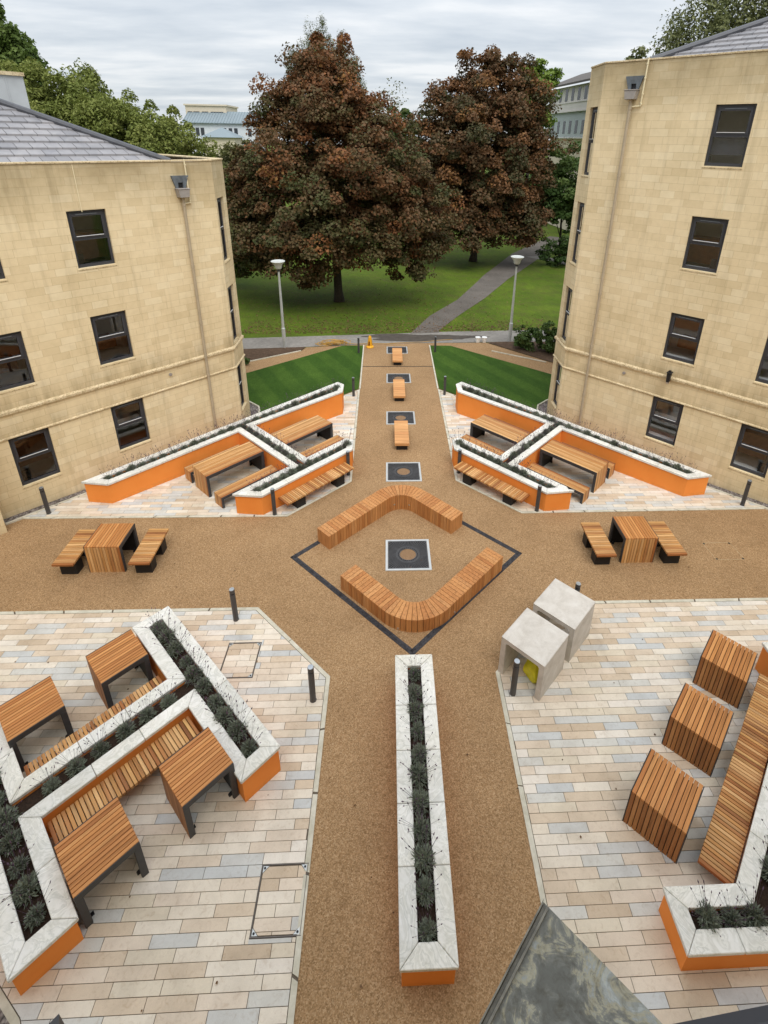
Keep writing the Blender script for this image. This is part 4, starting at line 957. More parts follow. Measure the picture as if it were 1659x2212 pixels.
bm = bmesh.new(); bmesh.ops.create_icosphere(bm, subdivisions=4, radius=1.0)
for v in bm.verts:
    p = v.co; k = 1 + 0.06 * math.sin(5 * p.x + 3 * p.z) + 0.05 * math.sin(6 * p.y + 4 * p.z) + 0.02 * math.sin(13 * p.x - 9 * p.y)
    q = Vector((max(-.8, min(.8, p.x)) * k * 0.30, max(-.8, min(.8, p.y)) * k * 0.24, max(-.85, min(.9, p.z)) * k * 0.27)); q.z += 0.22 + (0.07 if p.z > .5 and p.x > 0 else 0); v.co = q
bm.to_mesh(me); bm.free(); me.materials.append(M['bag'])
o = bpy.data.objects.new('yellow_bag', me); COL.objects.link(o); o.location = (2.38, 6.93, bz); o.rotation_euler = (0, 0, 0.5)
tag(o, 'crumpled yellow bag stuffed inside the nearer concrete cube', 'bag')
# ------------------------------------------------------------------ bollards
def make_bollard():
    t = thing('bollard', '', 'bollard', (0, 0, 0), 0, 'grey bollards')
    mb = MB(); mb.lathe([(.066, -.08), (.066, .012), (.055, .016), (.055, .755)], 20); mb.build('post', M['bollard'], t, smooth=False)
    mb = MB(); mb.lathe([(.046, .75), (.046, .785)], 18); mb.build('lens_ring', M['black_metal'], t)
    mb = MB(); mb.lathe([(.055, .785), (.055, .868), (.052, .872)], 20); c = mb.build('head', M['bollard'], t)
    mb = MB(); mb.lathe([(.052, .8725), (.050, .882), (.0, .884)], 20); mb.build('top_cap', M['bollard_cap'], c)
    return t
bo = make_bollard()
BOL = [(-3.74, 8.39, 'grey bollard at the top corner of the near left setts, right of the planter tip'), (-1.86, 6.52, 'grey bollard at the right corner of the near left setts, by the lone planter'), (1.81, 6.53, 'grey bollard in front of the nearer concrete cube'),
       (3.56, 8.36, 'grey bollard mostly hidden behind the concrete cubes, only its cap showing'), (-9.88, 12.22, 'grey bollard at the foot of the left building, by the gravel'), (9.89, 12.19, 'grey bollard at the foot of the right building, by the gravel'),
       (-3.65, 12.04, 'grey bollard at the left end of the left front slatted bench'), (3.75, 12.05, 'grey bollard at the right end of the right front slatted bench'), (-1.74, 14.03, 'grey bollard at the path end of the left front slatted bench'), (1.77, 14.09, 'grey bollard at the path end of the right front slatted bench'),
       (-1.95, 20.19, 'grey bollard where setts meet turf on the left of the path'), (1.95, 20.31, 'grey bollard where setts meet turf on the right of the path'), (-2.02, 25.78, 'grey bollard in the left turf next to the yellow cone'), (2.02, 25.94, 'grey bollard in the right turf near the tarmac')]
for i, (x, y, lab) in enumerate(BOL):
    b = bo if i == 0 else copy_tree(bo); b.location = (x, y, gz(x, y)); b['label'] = lab; b.rotation_euler = (0, 0, i * 1.1)
#PART4

# ------------------------------------------------------------------ stone buildings
def window(par, pt, s0, s1, z0, z1, kind, rgn):
    """pt(s, z, depth) -> point. A dark framed sash window set in the wall"""
    dp = 0.105; f = 0.066; slim = (s1 - s0) < 0.8
    mb = MB()
    def bar(a, b, c, d, d0, d1, m=mb, mi=0):
        P = [pt(a, c, d1), pt(b, c, d1), pt(b, c, d0), pt(a, c, d0)]; Q = [pt(a, d, d1), pt(b, d, d1), pt(b, d, d0), pt(a, d, d0)]
        m.solid(P, Q, mi)
    zm = z0 + (z1 - z0) * 0.50
    bar(s0, s0 + f, z0, z1, dp - .02, dp + .05); bar(s1 - f, s1, z0, z1, dp - .02, dp + .05)
    bar(s0 + f, s1 - f, z0, z0 + f * 1.25, dp - .02, dp + .05); bar(s0 + f, s1 - f, z1 - f, z1, dp - .02, dp + .05); bar(s0 + f, s1 - f, zm - .03, zm + .03, dp - .02, dp + .05)
    g = 0.056                                                   # opening upper sash
    a, b, c, d = s0 + f, s1 - f, zm + .03, z1 - f
    bar(a, a + g, c, d, dp - .035, dp + .02); bar(b - g, b, c, d, dp - .035, dp + .02); bar(a + g, b - g, d - g * 1.5, d, dp - .035, dp + .02); bar(a + g, b - g, c, c + g, dp - .035, dp + .02)
    bar(s0 - .004, s1 + .004, z0 - .028, z0 - .002, dp - .06, dp + .05)     # metal cill
    fr = mb.build('window', M['window_frame'], par)
    mb = MB(); mb.face([pt(a + g, c + g, dp), pt(b - g, c + g, dp), pt(b - g, d - g * 1.5, dp), pt(a + g, d - g * 1.5, dp)]); mb.build('pane', M['glass'], fr)
    mb = MB(); mb.face([pt(a, z0 + f * 1.25, dp + .012), pt(b, z0 + f * 1.25, dp + .012), pt(b, zm - .03, dp + .012), pt(a, zm - .03, dp + .012)]); mb.build('pane', M['glass'], fr)
    mb = MB(); w_ = 0.10 if not slim else 0.06
    bar(a + g + .015, b - g - .015, c + g - .012, c + g + .004, dp - .055, dp - .037, mb); mb.build('sash_bead_glint', M['sillboard'], fr)  # pale bar paints the sky's reflection on the bottom bead of the sash
    mb = MB(); bar((s0 + s1) / 2 - (s1 - s0) * .27, (s0 + s1) / 2 + (s1 - s0) * .27, d - .045, d - .025, dp - .042, dp - .036, mb); mb.build('trickle_vent', M['lead'], fr)
    mb = MB(); i0, i1, D0, D1 = s0 - .35, s1 + .35, dp + .052, dp + 1.9      # the room behind
    if slim: i0, i1, D1 = s0 + .002, s1 - .002, dp + 0.55
    za, zb = z0 - .25, z1 + .12
    mb.face([pt(i0, za, D1), pt(i1, za, D1), pt(i1, zb, D1), pt(i0, zb, D1)]); mb.face([pt(i0, za, D0), pt(i0, za, D1), pt(i0, zb, D1), pt(i0, zb, D0)]); mb.face([pt(i1, za, D0), pt(i1, za, D1), pt(i1, zb, D1), pt(i1, zb, D0)])
    mb.face([pt(i0, za, D0), pt(i1, za, D0), pt(i1, za, D1), pt(i0, za, D1)]); mb.face([pt(i0, zb, D0), pt(i1, zb, D0), pt(i1, zb, D1), pt(i0, zb, D1)])
    mb.face([pt(i0, za, D0), pt(s0 + .002, za, D0), pt(s0 + .002, zb, D0), pt(i0, zb, D0)]); mb.face([pt(s1 - .002, za, D0), pt(i1, za, D0), pt(i1, zb, D0), pt(s1 - .002, zb, D0)])
    mb.face([pt(s0, za, D0), pt(s1, za, D0), pt(s1, z0, D0), pt(s0, z0, D0)]); mb.face([pt(s0, z1, D0), pt(s1, z1, D0), pt(s1, zb, D0), pt(s0, zb, D0)])
    bar(s0 + .01, s1 - .01, z0 + .015, z0 + .05, D0 + .004, D0 + .26, mb, 1)
    if not slim:
        if kind == 1: bar(s0 - .2, s1 - .1, z0 + .1, z0 + .38, D0 + .9, D0 + 1.5, mb, 2)
        if kind == 2: bar(s0 + .02, s1 - .02, z0 + .28, zm + .05, D0 + .05, D0 + .07, mb, 3)
        if kind == 3: bar(s0 + .2, s1 + .2, z0 + .0, z0 + .75, D0 + 1.0, D0 + 1.5, mb, 2); bar(s0 + .1, s0 + .25, z0 + .052, z0 + .33, D0 + .08, D0 + .16, mb, 4)
        if kind == 4: bar(s0 - .3, s0 + .35, za, z1 - .1, D0 + 1.2, D0 + 1.8, mb, 4); bar(s0 + .05, s1, zm - .2, zm - .05, D0 + .5, D0 + .9, mb, 1)
    mb.build('room', [M['inside'], M['sillboard'], M['desk'], M['blind'], M['black_metal']], fr)

def stone_building(label, side, ztop, storeys, stone, pier):
    sx = -1 if side < 0 else 1
    V0, UT, XE, YE = 16.2, 7.99, 5.805, 18.25
    def F(u, v, z=0): x, y = uvl(u, v); return (x if side < 0 else -x, y, z)
    o = F(2.0, V0 + 3); t = thing('stone_building', label, 'building', (o[0], o[1], gz(o[0], o[1])))
    oz = gz(o[0], o[1]); lc = lambda p: (p[0] - o[0], p[1] - o[1], p[2] - oz)
    A = F(-7, V0); T = F(UT, V0); E = (sx * XE, YE, 0); B = (E[0] + sx * 7.5, E[1] + 7.5, 0); Cq = F(-7, V0 + 9.5 + 1.6)
    foot = [A[:2], T[:2], E[:2], B[:2], Cq[:2]]
    wins_u = [(1.35, 2.28), (3.88, 4.82), (-1.18, -0.25)]; fl = [(.56, 2.075), (3.41, 4.88), (6.23, 7.71), (9.04, 10.54)][:storeys]
    slit = [(.32, 2.05), (2.95, 4.90), (5.76, 7.76), (8.60, 10.57)][:storeys]
    rgn = random.Random(5 + side)
    kinds = {(-1, 0, 1): 4, (-1, 0, 0): 3, (-1, 1, 1): 1, (-1, 1, 0): 1, (-1, 2, 1): 3, (1, 0, 1): 4, (1, 0, 0): 3, (1, 1, 1): 1, (1, 1, 0): 4, (1, 2, 1): 3, (1, 3, 1): 2}
    def panel(P0, P1, wins, wall, nm, u0=0.0, z0=-1.6, kf=None):
        P0, P1 = Vector(P0[:2]), Vector(P1[:2]); d = (P1 - P0).normalized(); L = (P1 - P0).length
        cen = Vector(foot[0]) * .25 + Vector(foot[1]) * .25 + Vector(foot[3]) * .25 + Vector(foot[4]) * .25
        n = Vector((d.y, -d.x)); 
        if n.dot(cen - P0) < 0: n = -n                          # inwards
        pt = lambda s, z, dep: lc((P0.x + d.x * s + n.x * dep, P0.y + d.y * s + n.y * dep, z))
        ss = sorted({0, L} | {x for w_ in wins for x in w_[:2]}); zs = sorted({z0, ztop - .02} | {x for w_ in wins for x in w_[2:4]})
        for i in range(len(ss) - 1):
            for j in range(len(zs) - 1):
                m_ = ((ss[i] + ss[i + 1]) / 2, (zs[j] + zs[j + 1]) / 2)
                if any(w_[0] < m_[0] < w_[1] and w_[2] < m_[1] < w_[3] for w_ in wins): continue
                wall.face([pt(ss[i], zs[j], 0), pt(ss[i + 1], zs[j], 0), pt(ss[i + 1], zs[j + 1], 0), pt(ss[i], zs[j + 1], 0)], [(u0 + ss[i], zs[j]), (u0 + ss[i + 1], zs[j]), (u0 + ss[i + 1], zs[j + 1]), (u0 + ss[i], zs[j + 1])])
        for w_ in wins:
            a, b, c, e_ = w_[:4]
            for q in ([(a, c), (b, c)], [(b, c), (b, e_)], [(b, e_), (a, e_)], [(a, e_), (a, c)]):
                (s_, z_), (s2, z2) = q
                wall.face([pt(s_, z_, 0), pt(s2, z2, 0), pt(s2, z2, .16), pt(s_, z_, .16)], [(u0 + s_, z_), (u0 + s2, z2), (u0 + s2 + .16, z2 + .02), (u0 + s_ + .16, z_ + .02)])
            window(t, pt, a, b, c, e_, w_[4] if len(w_) > 4 else 0, rgn)
            mb = MB()
            if (b - a) > .8: P = [pt(a - .02, c - .07, -.005), pt(b + .02, c - .07, -.005), pt(b + .02, c - .07, .002), pt(a - .02, c - .07, .002)]; Q = [pt(a - .02, c - .032, -.012), pt(b + .02, c - .032, -.012), pt(b + .02, c - .032, .002), pt(a - .02, c - .032, .002)]
            else: P = [pt(a, c - .07, -.012), pt(b, c - .07, -.012), pt(b, c - .07, .002), pt(a, c - .07, .002)]; Q = [pt(a, c - .03, -.02), pt(b, c - .03, -.02), pt(b, c - .03, .002), pt(a, c - .03, .002)]
            mb.solid(P, Q); mb.build('window_sill', M['trim'], t)
        return pt
    wall = MB()
    W1 = [(a + 7, b + 7, c, d, kinds.get((side, k, i), 1)) for i, (a, b) in enumerate(wins_u) for k, (c, d) in enumerate(fl)]
    ptm = panel(A, T, W1, wall, 'front', -7)
    off = 17.25 - T[1]
    ptf = panel(T, E, [(off, off + .65, c, d) for c, d in slit], wall, 'facet', UT)
    panel(E, B, [], wall, 'end', UT + 1.15); panel(B, Cq, [], wall, 'back', 3); panel(Cq, A, [], wall, 'far', 1)
    wall.build('wall', stone, t)
    def ring(P, out, inn_): return offset_poly(P, -out), offset_poly(P, inn_)
    fp = foot if area(foot) > 0 else foot[::-1]
    idx = range(len(fp))
    def course(nm, zlo, zhi, out, mat, slope=0.03, edges=None):
        o1 = offset_poly(fp, -out); o0 = offset_poly(fp, 0.02); mb = MB()
        for i in idx:
            j = (i + 1) % len(fp); q0 = [o0[i], o0[j]]; q1 = [o1[i], o1[j]]
            bot = [lc((*q1[0], zlo)), lc((*q1[1], zlo)), lc((*q0[1], zlo)), lc((*q0[0], zlo))]
            top = [lc((*q1[0], zhi - slope)), lc((*q1[1], zhi - slope)), lc((*q0[1], zhi)), lc((*q0[0], zhi))]
            mb.solid(bot, top)
        mb.build(nm, mat, t, bevel=0.008)
    course('string_course', 2.775, 2.90, 0.065, M['trim'], 0.05); course('string_course', 2.085, 2.15, 0.045, M['trim'], 0.03)
    # parapet capping and flat gutter behind it
    o1 = offset_poly(fp, -0.025); o0 = offset_poly(fp, 0.27); mb = MB()
    for i in idx:
        j = (i + 1) % len(fp); mb.solid([lc((*p, ztop - .015)) for p in (o1[i], o1[j], o0[j], o0[i])], [lc((*p, ztop + .03)) for p in (o1[i], o1[j], o0[j], o0[i])])
    mb.build('parapet_capping', M['trim'], t, bevel=0.006)
    mb = MB(); mb.face([lc((*p, ztop - .12)) for p in offset_poly(fp, .2)]); mb.build('flat_roof', M['lead'], t)
    # hipped tile roof
    u0, v0, S, pit = 6.72, V0 + .30, .478, .325; zb = ztop - .03; nrow = 13
    mb = MB(); tw = .335
    for k in range(nrow):
        va, vb = v0 + pit * k, v0 + pit * (k + 1) + .03
        u = -8 + (tw / 2 if k % 2 else 0)
        while u < u0:
            q = clip_poly([(u + .007, va), (u + tw - .007, va), (u + tw - .007, vb), (u + .007, vb)], 1, 1, u0 + v0)
            if len(q) > 2:
                h = lambda v: zb + (v - v0) * S
                bot = [lc(F(a, b, h(b) - .02)) for a, b in q]; top = [lc(F(a, b, h(b) + .056 - .052 * (b - va) / (vb - va))) for a, b in q]
                mb.solid(bot, top)
            u += tw
    RK = v0 + pit * nrow
    rf = mb.build('roof', M['tile'], t)
    hz = zb + (RK - v0) * S
    mb = MB()
    ur = u0 - (RK - v0)
    mb.face([lc(F(u0, v0, zb)), lc(F(u0, 2 * RK - v0, zb)), lc(F(ur, RK, hz))]); mb.face([lc(F(-8, 2 * RK - v0, zb)), lc(F(u0, 2 * RK - v0, zb)), lc(F(ur, RK, hz)), lc(F(-8, RK, hz))])
    mb.build('rear_roof', M['tile'], t)
    mb = MB(); mb.tube([lc(F(u0 + .12, v0 - .12, zb + .02)), lc(F(ur, RK, hz + .07))], .085, 8); mb.tube([lc(F(ur, RK, hz + .06)), lc(F(-8, RK, hz + .06))], .085, 8)
    mb.build('ridge_tiles', M['ridge'], t)
    # rainwater goods on the front
    up = 6.94 if side < 0 else 7.05; s = up + 7
    mb = MB(); pts = [ptm(s, ztop - .95, -.075), ptm(s, -1.2, -.075)]; mb.tube(pts, .042, 10)
    for z in [ztop - 1.2 - 1.83 * k for k in range(int(ztop / 1.83) + 1)]:
        mb.tube([ptm(s, z - .045, -.075), ptm(s, z + .045, -.075)], .052, 10); c = ptm(s, z, -.03)
    dpipe = mb.build('downpipe', M['pipe'], t, smooth=False)
    def blk(m, a, b, c, d, d0, d1, mi=0, taper=0): m.solid([ptm(a + taper, c, d1), ptm(b - taper, c, d1), ptm(b - taper, c, d0), ptm(a + taper, c, d0)], [ptm(a, d, d1), ptm(b, d, d1), ptm(b, d, d0), ptm(a, d, d0)], mi)
    mb = MB(); blk(mb, s - .17, s + .17, ztop - .985, ztop - .76, -.24, -.004, 0, .035); blk(mb, s - .185, s + .185, ztop - .758, ztop - .735, -.255, -.004); mb.build('hopper', M['hopper'], t, bevel=.006)
    mb = MB()
    def wedge(a0, b0, a1, b1, c, d): mb.solid([ptm(a0, c, -.055), ptm(b0, c, -.055), ptm(b0, c, -.003), ptm(a0, c, -.003)], [ptm(a1, d, -.085), ptm(b1, d, -.085), ptm(b1, d, -.003), ptm(a1, d, -.003)], 0)
    wedge(s - .145, s - .075, s - .25, s - .075, ztop - .73, ztop - .39); wedge(s + .075, s + .145, s + .075, s + .25, ztop - .73, ztop - .39); wedge(s - .073, s + .073, s - .073, s + .073, ztop - .58, ztop - .39)
    blk(mb, s - .073, s + .073, ztop - .73, ztop - .582, -.006, -.002, 1)
    mb.build('lead_chute', [M['lead'], M['black_metal']], t)
    so_ = s + (.2 if side < 0 else -.3); mb = MB(); e_ = -.05
    mb.tube([ptm(so_, ztop + .05, e_), ptm(so_ + .02, ztop - 1.16, e_)], .022, 8); mb.tube([ptm(so_ + .035, ztop - 1.16, e_), ptm(s + .03, ztop - 1.17, e_)], .022, 8)
    for z in (ztop - .1, ztop - .45, ztop - .85, ztop - 1.1): mb.tube([ptm(so_ + .01, z - .02, e_), ptm(so_ + .01, z + .02, e_)], .032, 8)
    mb.build('overflow_pipe', M['overflow'], t)
    for (uu, za, zc_) in ((3.70, ztop - 1.0, ztop - .03), (4.10, 7.85, 8.85)) if side > 0 else ((4.25, ztop - 1.2, ztop - .03),):
        mb = MB(); blk(mb, uu + 7 - .009, uu + 7 + .009, za, zc_, -.004, .004); mb.build('movement_joint', M['overflow'], t)
    mb = MB(); vv = 5.75 if side < 0 else 5.85; a0 = ptm(vv + 7, 2.55, .01); a1 = ptm(vv + 7, 2.55, -.04); mb.tube([a0, a1], .05, 12); mb.build('vent_cap', M['hopper'], t)
    if side > 0:
        mb = MB(); q = 4.45 + 7; blk(mb, q - .06, q + .06, 2.74, 3.04, -.22, -.07, 0, .02); blk(mb, q - .075, q + .075, 3.042, 3.065, -.235, -.055); blk(mb, q - .03, q + .03, 3.067, 3.12, -.18, -.11)
        l_ = mb.build('wall_lantern', M['black_metal'], t, bevel=.004)
        mb = MB(); blk(mb, q - .04, q + .04, 2.68, 2.738, -.19, -.10); mb.build('lantern_glass', M['steel'], l_)
    if pier:
        P = [(-10.98, 11.93), (-11.98, 10.95), (-11.47, 10.47), (-10.48, 11.45)]
        P = [(x, y) for x, y in P]; P = P if area(P) > 0 else P[::-1]
        mb = MB(); mb.solid([lc((x, y, -1.2)) for x, y in P], [lc((x, y, ztop - .4)) for x, y in P]); mb.build('pier', stone, t)
        mb = MB(); mb.solid([lc((x, y, 9.0)) for x, y in ((-12.45, 20.0), (-13.5, 21.05), (-16.0, 18.55), (-14.95, 17.5))], [lc((x, y, 11.24)) for x, y in ((-12.45, 20.0), (-13.5, 21.05), (-16.0, 18.55), (-14.95, 17.5))])
        for k in (.35, 1.15): mb.box(lc((-12.45 - k, 20.0 - k - .005, 10.1)), (.03, .03, 2.1), rad(45))
        rb = mb.build('roof_plant_room', M['galvroof'], t)
        mb = MB(); mb.box(lc((-14.225, 19.275, 11.30)), (3.6, 1.62, .11), rad(45)); mb.build('plant_room_capping', M['trim'], rb)
    return t
M['galvroof'] = plain('grey_cladding', (0.42, 0.44, 0.45), 0.6, 0, 0.08, 2)
stone_building('honey coloured stone building on the left, three storeys under a grey hipped tile roof', -1, 8.87, 3, M['stone_low'], True)
stone_building('honey coloured stone building on the right, one storey taller, with a black wall lantern', 1, 11.70, 4, M['stone_high'], False)
# the building the view is taken from
t = thing('stone_building', 'near building at bottom edge, showing only its pointed weathered lead bay roof and dark ledges', 'building', (0, -4, gz(0, -4))); oz = gz(0, -4)
def lc0(x, y, z): return (x, y + 4, z - oz)
mb = MB()
P = [(-20, -9.5), (20, -9.5), (20, -.45), (-20, -.45)]
mb.solid([lc0(x, y, -1) for x, y in P], [lc0(x, y, 12.6) for x, y in P]); mb.build('wall', M['stone_high'], t)
zr = 6.3
mb = MB(); P = [(.22, 1.27), (-1.49, -.44), (1.93, -.44)]
mb.solid([lc0(x * .94 + .013, y * .94 - .03, -.5) for x, y in P[::-1]], [lc0(x * .94 + .013, y * .94 - .03, zr - .06) for x, y in P[::-1]]); mb.build('bay_wall', M['stone_low'], t)
mb = MB(); Pr = P[::-1]
mb.solid([lc0(x, y, zr - .055) for x, y in Pr], [lc0(x, y, zr - .012) for x, y in Pr])
rf = mb.build('bay_roof', M['zinc'], t)
mb = MB()
a, b = Vector((.22, 1.27)), Vector((-1.49, -.44)); d = (b - a).normalized(); n = Vector((-d.y, d.x))
if n.dot(Vector((.2, 0)) - a) < 0: n = -n
for (o_, w_, z0_, z1_) in ((0.0, .006, -.05, .020), (.008, .012, -.011, -.004), (.022, .010, -.011, .006)):
    q = [a + n * o_, b + n * o_, b + n * (o_ + w_), a + n * (o_ + w_) - d * (-.02)]
    mb.solid([lc0(p.x, p.y, zr + z0_) for p in q], [lc0(p.x, p.y, zr + z1_) for p in q])
mb.build('roof_edge_flashing', M['flash'], rf)
mb = MB(); P = [(-1.83, 1.0), (-3.2, -.44), (-1.0, -.44)][::-1]
mb.solid([lc0(x, y, 6.1) for x, y in P], [lc0(x, y, 6.3) for x, y in P]); mb.build('ledge', M['dark_metal'], t)
mb = MB(); c = Vector((-.235, .15, 9.052)); d = Vector((.085, 0, .030)).normalized()
p0, p1 = c - d * .25, c + d * .45
mb.solid([lc0(p0.x, .10, p0.z - .07), lc0(p1.x, .10, p1.z - .07), lc0(p1.x, .155, p1.z - .07), lc0(p0.x, .155, p0.z - .07)], [lc0(p0.x, .10, p0.z), lc0(p1.x, .10, p1.z), lc0(p1.x, .15, p1.z), lc0(p0.x, .15, p0.z)])
mb.build('window_ledge', M['window_frame'], t, bevel=.008)

# ------------------------------------------------------------------ lamps and small things
def lamp(x, y, h, lab):
    t = thing('street_lamp', lab, 'street lamp', at(x, y), 0, 'street lamps by the footpath')
    mb = MB(); mb.lathe([(.10, -.1), (.10, 1.1), (.075, 1.15), (.05, h - .52)], 14); mb.build('pole', M['galv'], t, smooth=False)
    mb = MB(); mb.lathe([(.085, h - .52), (.085, h - .42), (.12, h - .40)], 14); mb.build('collar', M['dark_metal'], t)
    mb = MB(); mb.lathe([(.13, h - .40), (.17, h - .34), (.20, h - .20), (.33, h - .05), (.355, h - .02), (.355, h), (.33, h + .01), (.30, h - .005), (.02, h + .02)], 24); mb.build('lamp_head', M['lamphead'], t, smooth=True)
M['lamphead'] = plain('pale_lamp_bowl', (0.58, 0.60, 0.58), 0.4, 0.0, 0.05)
lamp(-6.04, 26.69, 4.70, 'tall lamp post standing in the soil bed near the left building')
lamp(6.43, 27.80, 4.86, 'tall lamp post standing by the shrubs near the right building')
t = thing('warning_cone', 'yellow wet floor cone standing at the far end of the path', 'cone', at(-1.46, 26.75))
mb = MB(); mb.lathe([(.20, 0), (.205, .05), (.19, .075), (.15, .09), (.13, .11)], 24); mb.build('base', M['yellow'], t)
mb = MB(); mb.lathe([(.135, .11), (.12, .3), (.085, .60), (.06, .64), (.05, .67)], 8); c = mb.build('body', M['yellow'], t)
for k in range(3):
    a = -1.57 + k * 2.094 - .3; mb = MB(); mb.solid([(math.cos(a + q) * r, math.sin(a + q) * r, .16) for q, r in ((-.32, .139), (.32, .139), (.32, .12), (-.32, .12))], [(math.cos(a + q) * r, math.sin(a + q) * r, .38) for q, r in ((-.28, .119), (.28, .119), (.28, .10), (-.28, .10))]); mb.build('warning_label', M['red_label'], t)
for x, lab in ((4.60, 'white plastic bucket on the left of a pair beside the footpath'), (4.97, 'white plastic bucket on the right of a pair beside the footpath')):
    t = thing('bucket', lab, 'bucket', at(x, 27.72), 0, 'white buckets'); mb = MB(); mb.lathe([(.115, 0), (.14, .25), (.15, .255), (.15, .275)], 20); mb.build('tub', M['white_plastic'], t)
    mb = MB(); mb.lathe([(.155, .276), (.155, .30), (.14, .305), (.0, .305)], 20); mb.build('lid', M['white_plastic'], t)
rg = random.Random(12); pts = []
for k in range(150):
    a = k * .42; r = .50 + .17 * math.sin(k * .29) + rg.uniform(-.03, .03); ox = .22 * math.sin(k * .053 + 1); oy = .13 * math.sin(k * .081); pts.append((-3.55 + ox + r * 1.15 * math.cos(a), 27.30 + oy + r * .5 * math.sin(a + .4), 0.02 + .0012 * k * (k % 7 > 1)))
pts += [(-2.8, 27.33, .05), (-2.2, 27.25, .02), (-1.6, 27.42, .02), (-.6, 27.30, .02), (.2, 27.5, .02), (1.4, 27.62, .02), (2.6, 28.0, .02), (3.2, 28.12, .02)]
mb = MB(); mb.tube([(x, y, z + gz(x, y) + .01) for x, y, z in pts], .016, 6); tag(mb.build('garden_hose', M['hose']), 'tan hose in a loose coil on the tarmac, its end trailing across the path end', 'hose')

# ------------------------------------------------------------------ trees and shrubs
G1 = 'copper maples behind the courtyard'
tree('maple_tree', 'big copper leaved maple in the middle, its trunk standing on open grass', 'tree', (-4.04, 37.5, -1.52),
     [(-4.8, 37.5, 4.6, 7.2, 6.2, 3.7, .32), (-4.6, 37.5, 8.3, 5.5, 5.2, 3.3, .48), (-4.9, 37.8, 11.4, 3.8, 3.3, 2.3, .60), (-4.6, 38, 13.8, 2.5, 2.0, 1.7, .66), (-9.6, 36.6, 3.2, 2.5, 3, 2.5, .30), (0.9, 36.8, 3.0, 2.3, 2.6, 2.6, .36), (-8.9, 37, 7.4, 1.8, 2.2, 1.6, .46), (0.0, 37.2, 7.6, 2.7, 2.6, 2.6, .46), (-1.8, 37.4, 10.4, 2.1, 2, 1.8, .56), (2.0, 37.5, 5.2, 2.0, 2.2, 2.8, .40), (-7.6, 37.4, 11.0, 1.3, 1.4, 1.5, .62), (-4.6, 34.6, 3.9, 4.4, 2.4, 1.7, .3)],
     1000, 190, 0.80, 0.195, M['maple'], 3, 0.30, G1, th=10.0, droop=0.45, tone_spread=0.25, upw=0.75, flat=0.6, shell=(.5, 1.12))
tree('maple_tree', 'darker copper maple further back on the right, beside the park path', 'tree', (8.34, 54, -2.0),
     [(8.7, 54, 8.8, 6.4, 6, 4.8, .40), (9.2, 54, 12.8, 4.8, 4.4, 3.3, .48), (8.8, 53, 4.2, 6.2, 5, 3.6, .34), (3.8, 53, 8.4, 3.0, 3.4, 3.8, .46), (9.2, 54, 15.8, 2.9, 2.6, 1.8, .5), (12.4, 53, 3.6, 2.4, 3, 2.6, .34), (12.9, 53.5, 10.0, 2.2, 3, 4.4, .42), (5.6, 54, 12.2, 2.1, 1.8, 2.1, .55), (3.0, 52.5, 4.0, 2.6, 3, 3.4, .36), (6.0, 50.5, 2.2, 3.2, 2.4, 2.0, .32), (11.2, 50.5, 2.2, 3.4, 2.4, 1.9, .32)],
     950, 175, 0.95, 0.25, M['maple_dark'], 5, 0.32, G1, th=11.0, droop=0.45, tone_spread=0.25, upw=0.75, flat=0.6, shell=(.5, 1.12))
tree('conifer_tree', 'tall spiky conifer rising behind the middle copper maple', 'tree', (-7.0, 60, -2.0),
     [(-7.1, 60, 12.5, 4.0, 3.4, 4.6, .5), (-9.6, 60, 15.0, 1.2, 1.1, 2.6, .5), (-8.2, 60, 16.8, 1.0, 1.0, 2.6, .55), (-6.8, 60, 17.4, 1.1, 1.0, 2.6, .6), (-5.5, 60, 16.8, 1.0, .9, 2.6, .5), (-4.2, 60, 14.9, 1.0, .9, 2.4, .5), (-3.2, 60, 12.8, .9, .8, 2.0, .45), (-10.6, 60, 12.6, 1.0, .9, 2.0, .45)],
     520, 110, .42, .30, M['conifer'], 8, .3, th=15, flat=2.2, tone_spread=.2, upw=1.2, aspect=.2, jitter=.5)
G2 = 'walnut trees behind the left building'
tree('walnut_tree', 'broad light green tree rising behind the tile roof of the left building', 'tree', (-25.5, 46, -2.0), [(-26.2, 46, 9.9, 4.6, 4.2, 4.6, .5), (-22.2, 45.5, 9.0, 3.8, 3.6, 4.4, .5), (-28.4, 46, 12.1, 2.6, 2.4, 2.5, .5), (-24.4, 46, 12.4, 2.3, 2.2, 1.9, .5)], 460, 150, .72, .26, M['walnut'], 11, .3, G2, th=9, droop=.7, tone_spread=.13, aspect=.5, shell=(.6, 1.04), jitter=.9)
tree('walnut_tree', 'light green tree directly left of the far blue roof', 'tree', (-18.8, 43, -1.95), [(-19.0, 43, 7.2, 4.6, 4.2, 4.4, .5), (-16.7, 42.6, 8.2, 2.8, 2.6, 2.8, .55), (-20.8, 43, 10.2, 2.4, 2.2, 2.0, .5), (-14.6, 42.4, 5.6, 2.2, 2.4, 2.6, .5)], 460, 150, .72, .25, M['walnut'], 12, .3, G2, th=8, droop=.7, tone_spread=.13, aspect=.5, shell=(.6, 1.04), jitter=.9)
tree('walnut_tree', 'lower green tree filling the gap beside the corner of the left building', 'tree', (-14.6, 42, -1.9), [(-15.2, 42, 4.4, 3.4, 3.6, 3.6, .5), (-12.9, 41.8, 4.6, 2.3, 2.6, 3.2, .45), (-12.2, 41.5, 1.6, 2.0, 2.6, 2.2, .35)], 260, 130, .72, .25, M['poplar'], 13, .25, G2, th=5, droop=.6, tone_spread=.17, aspect=.55)
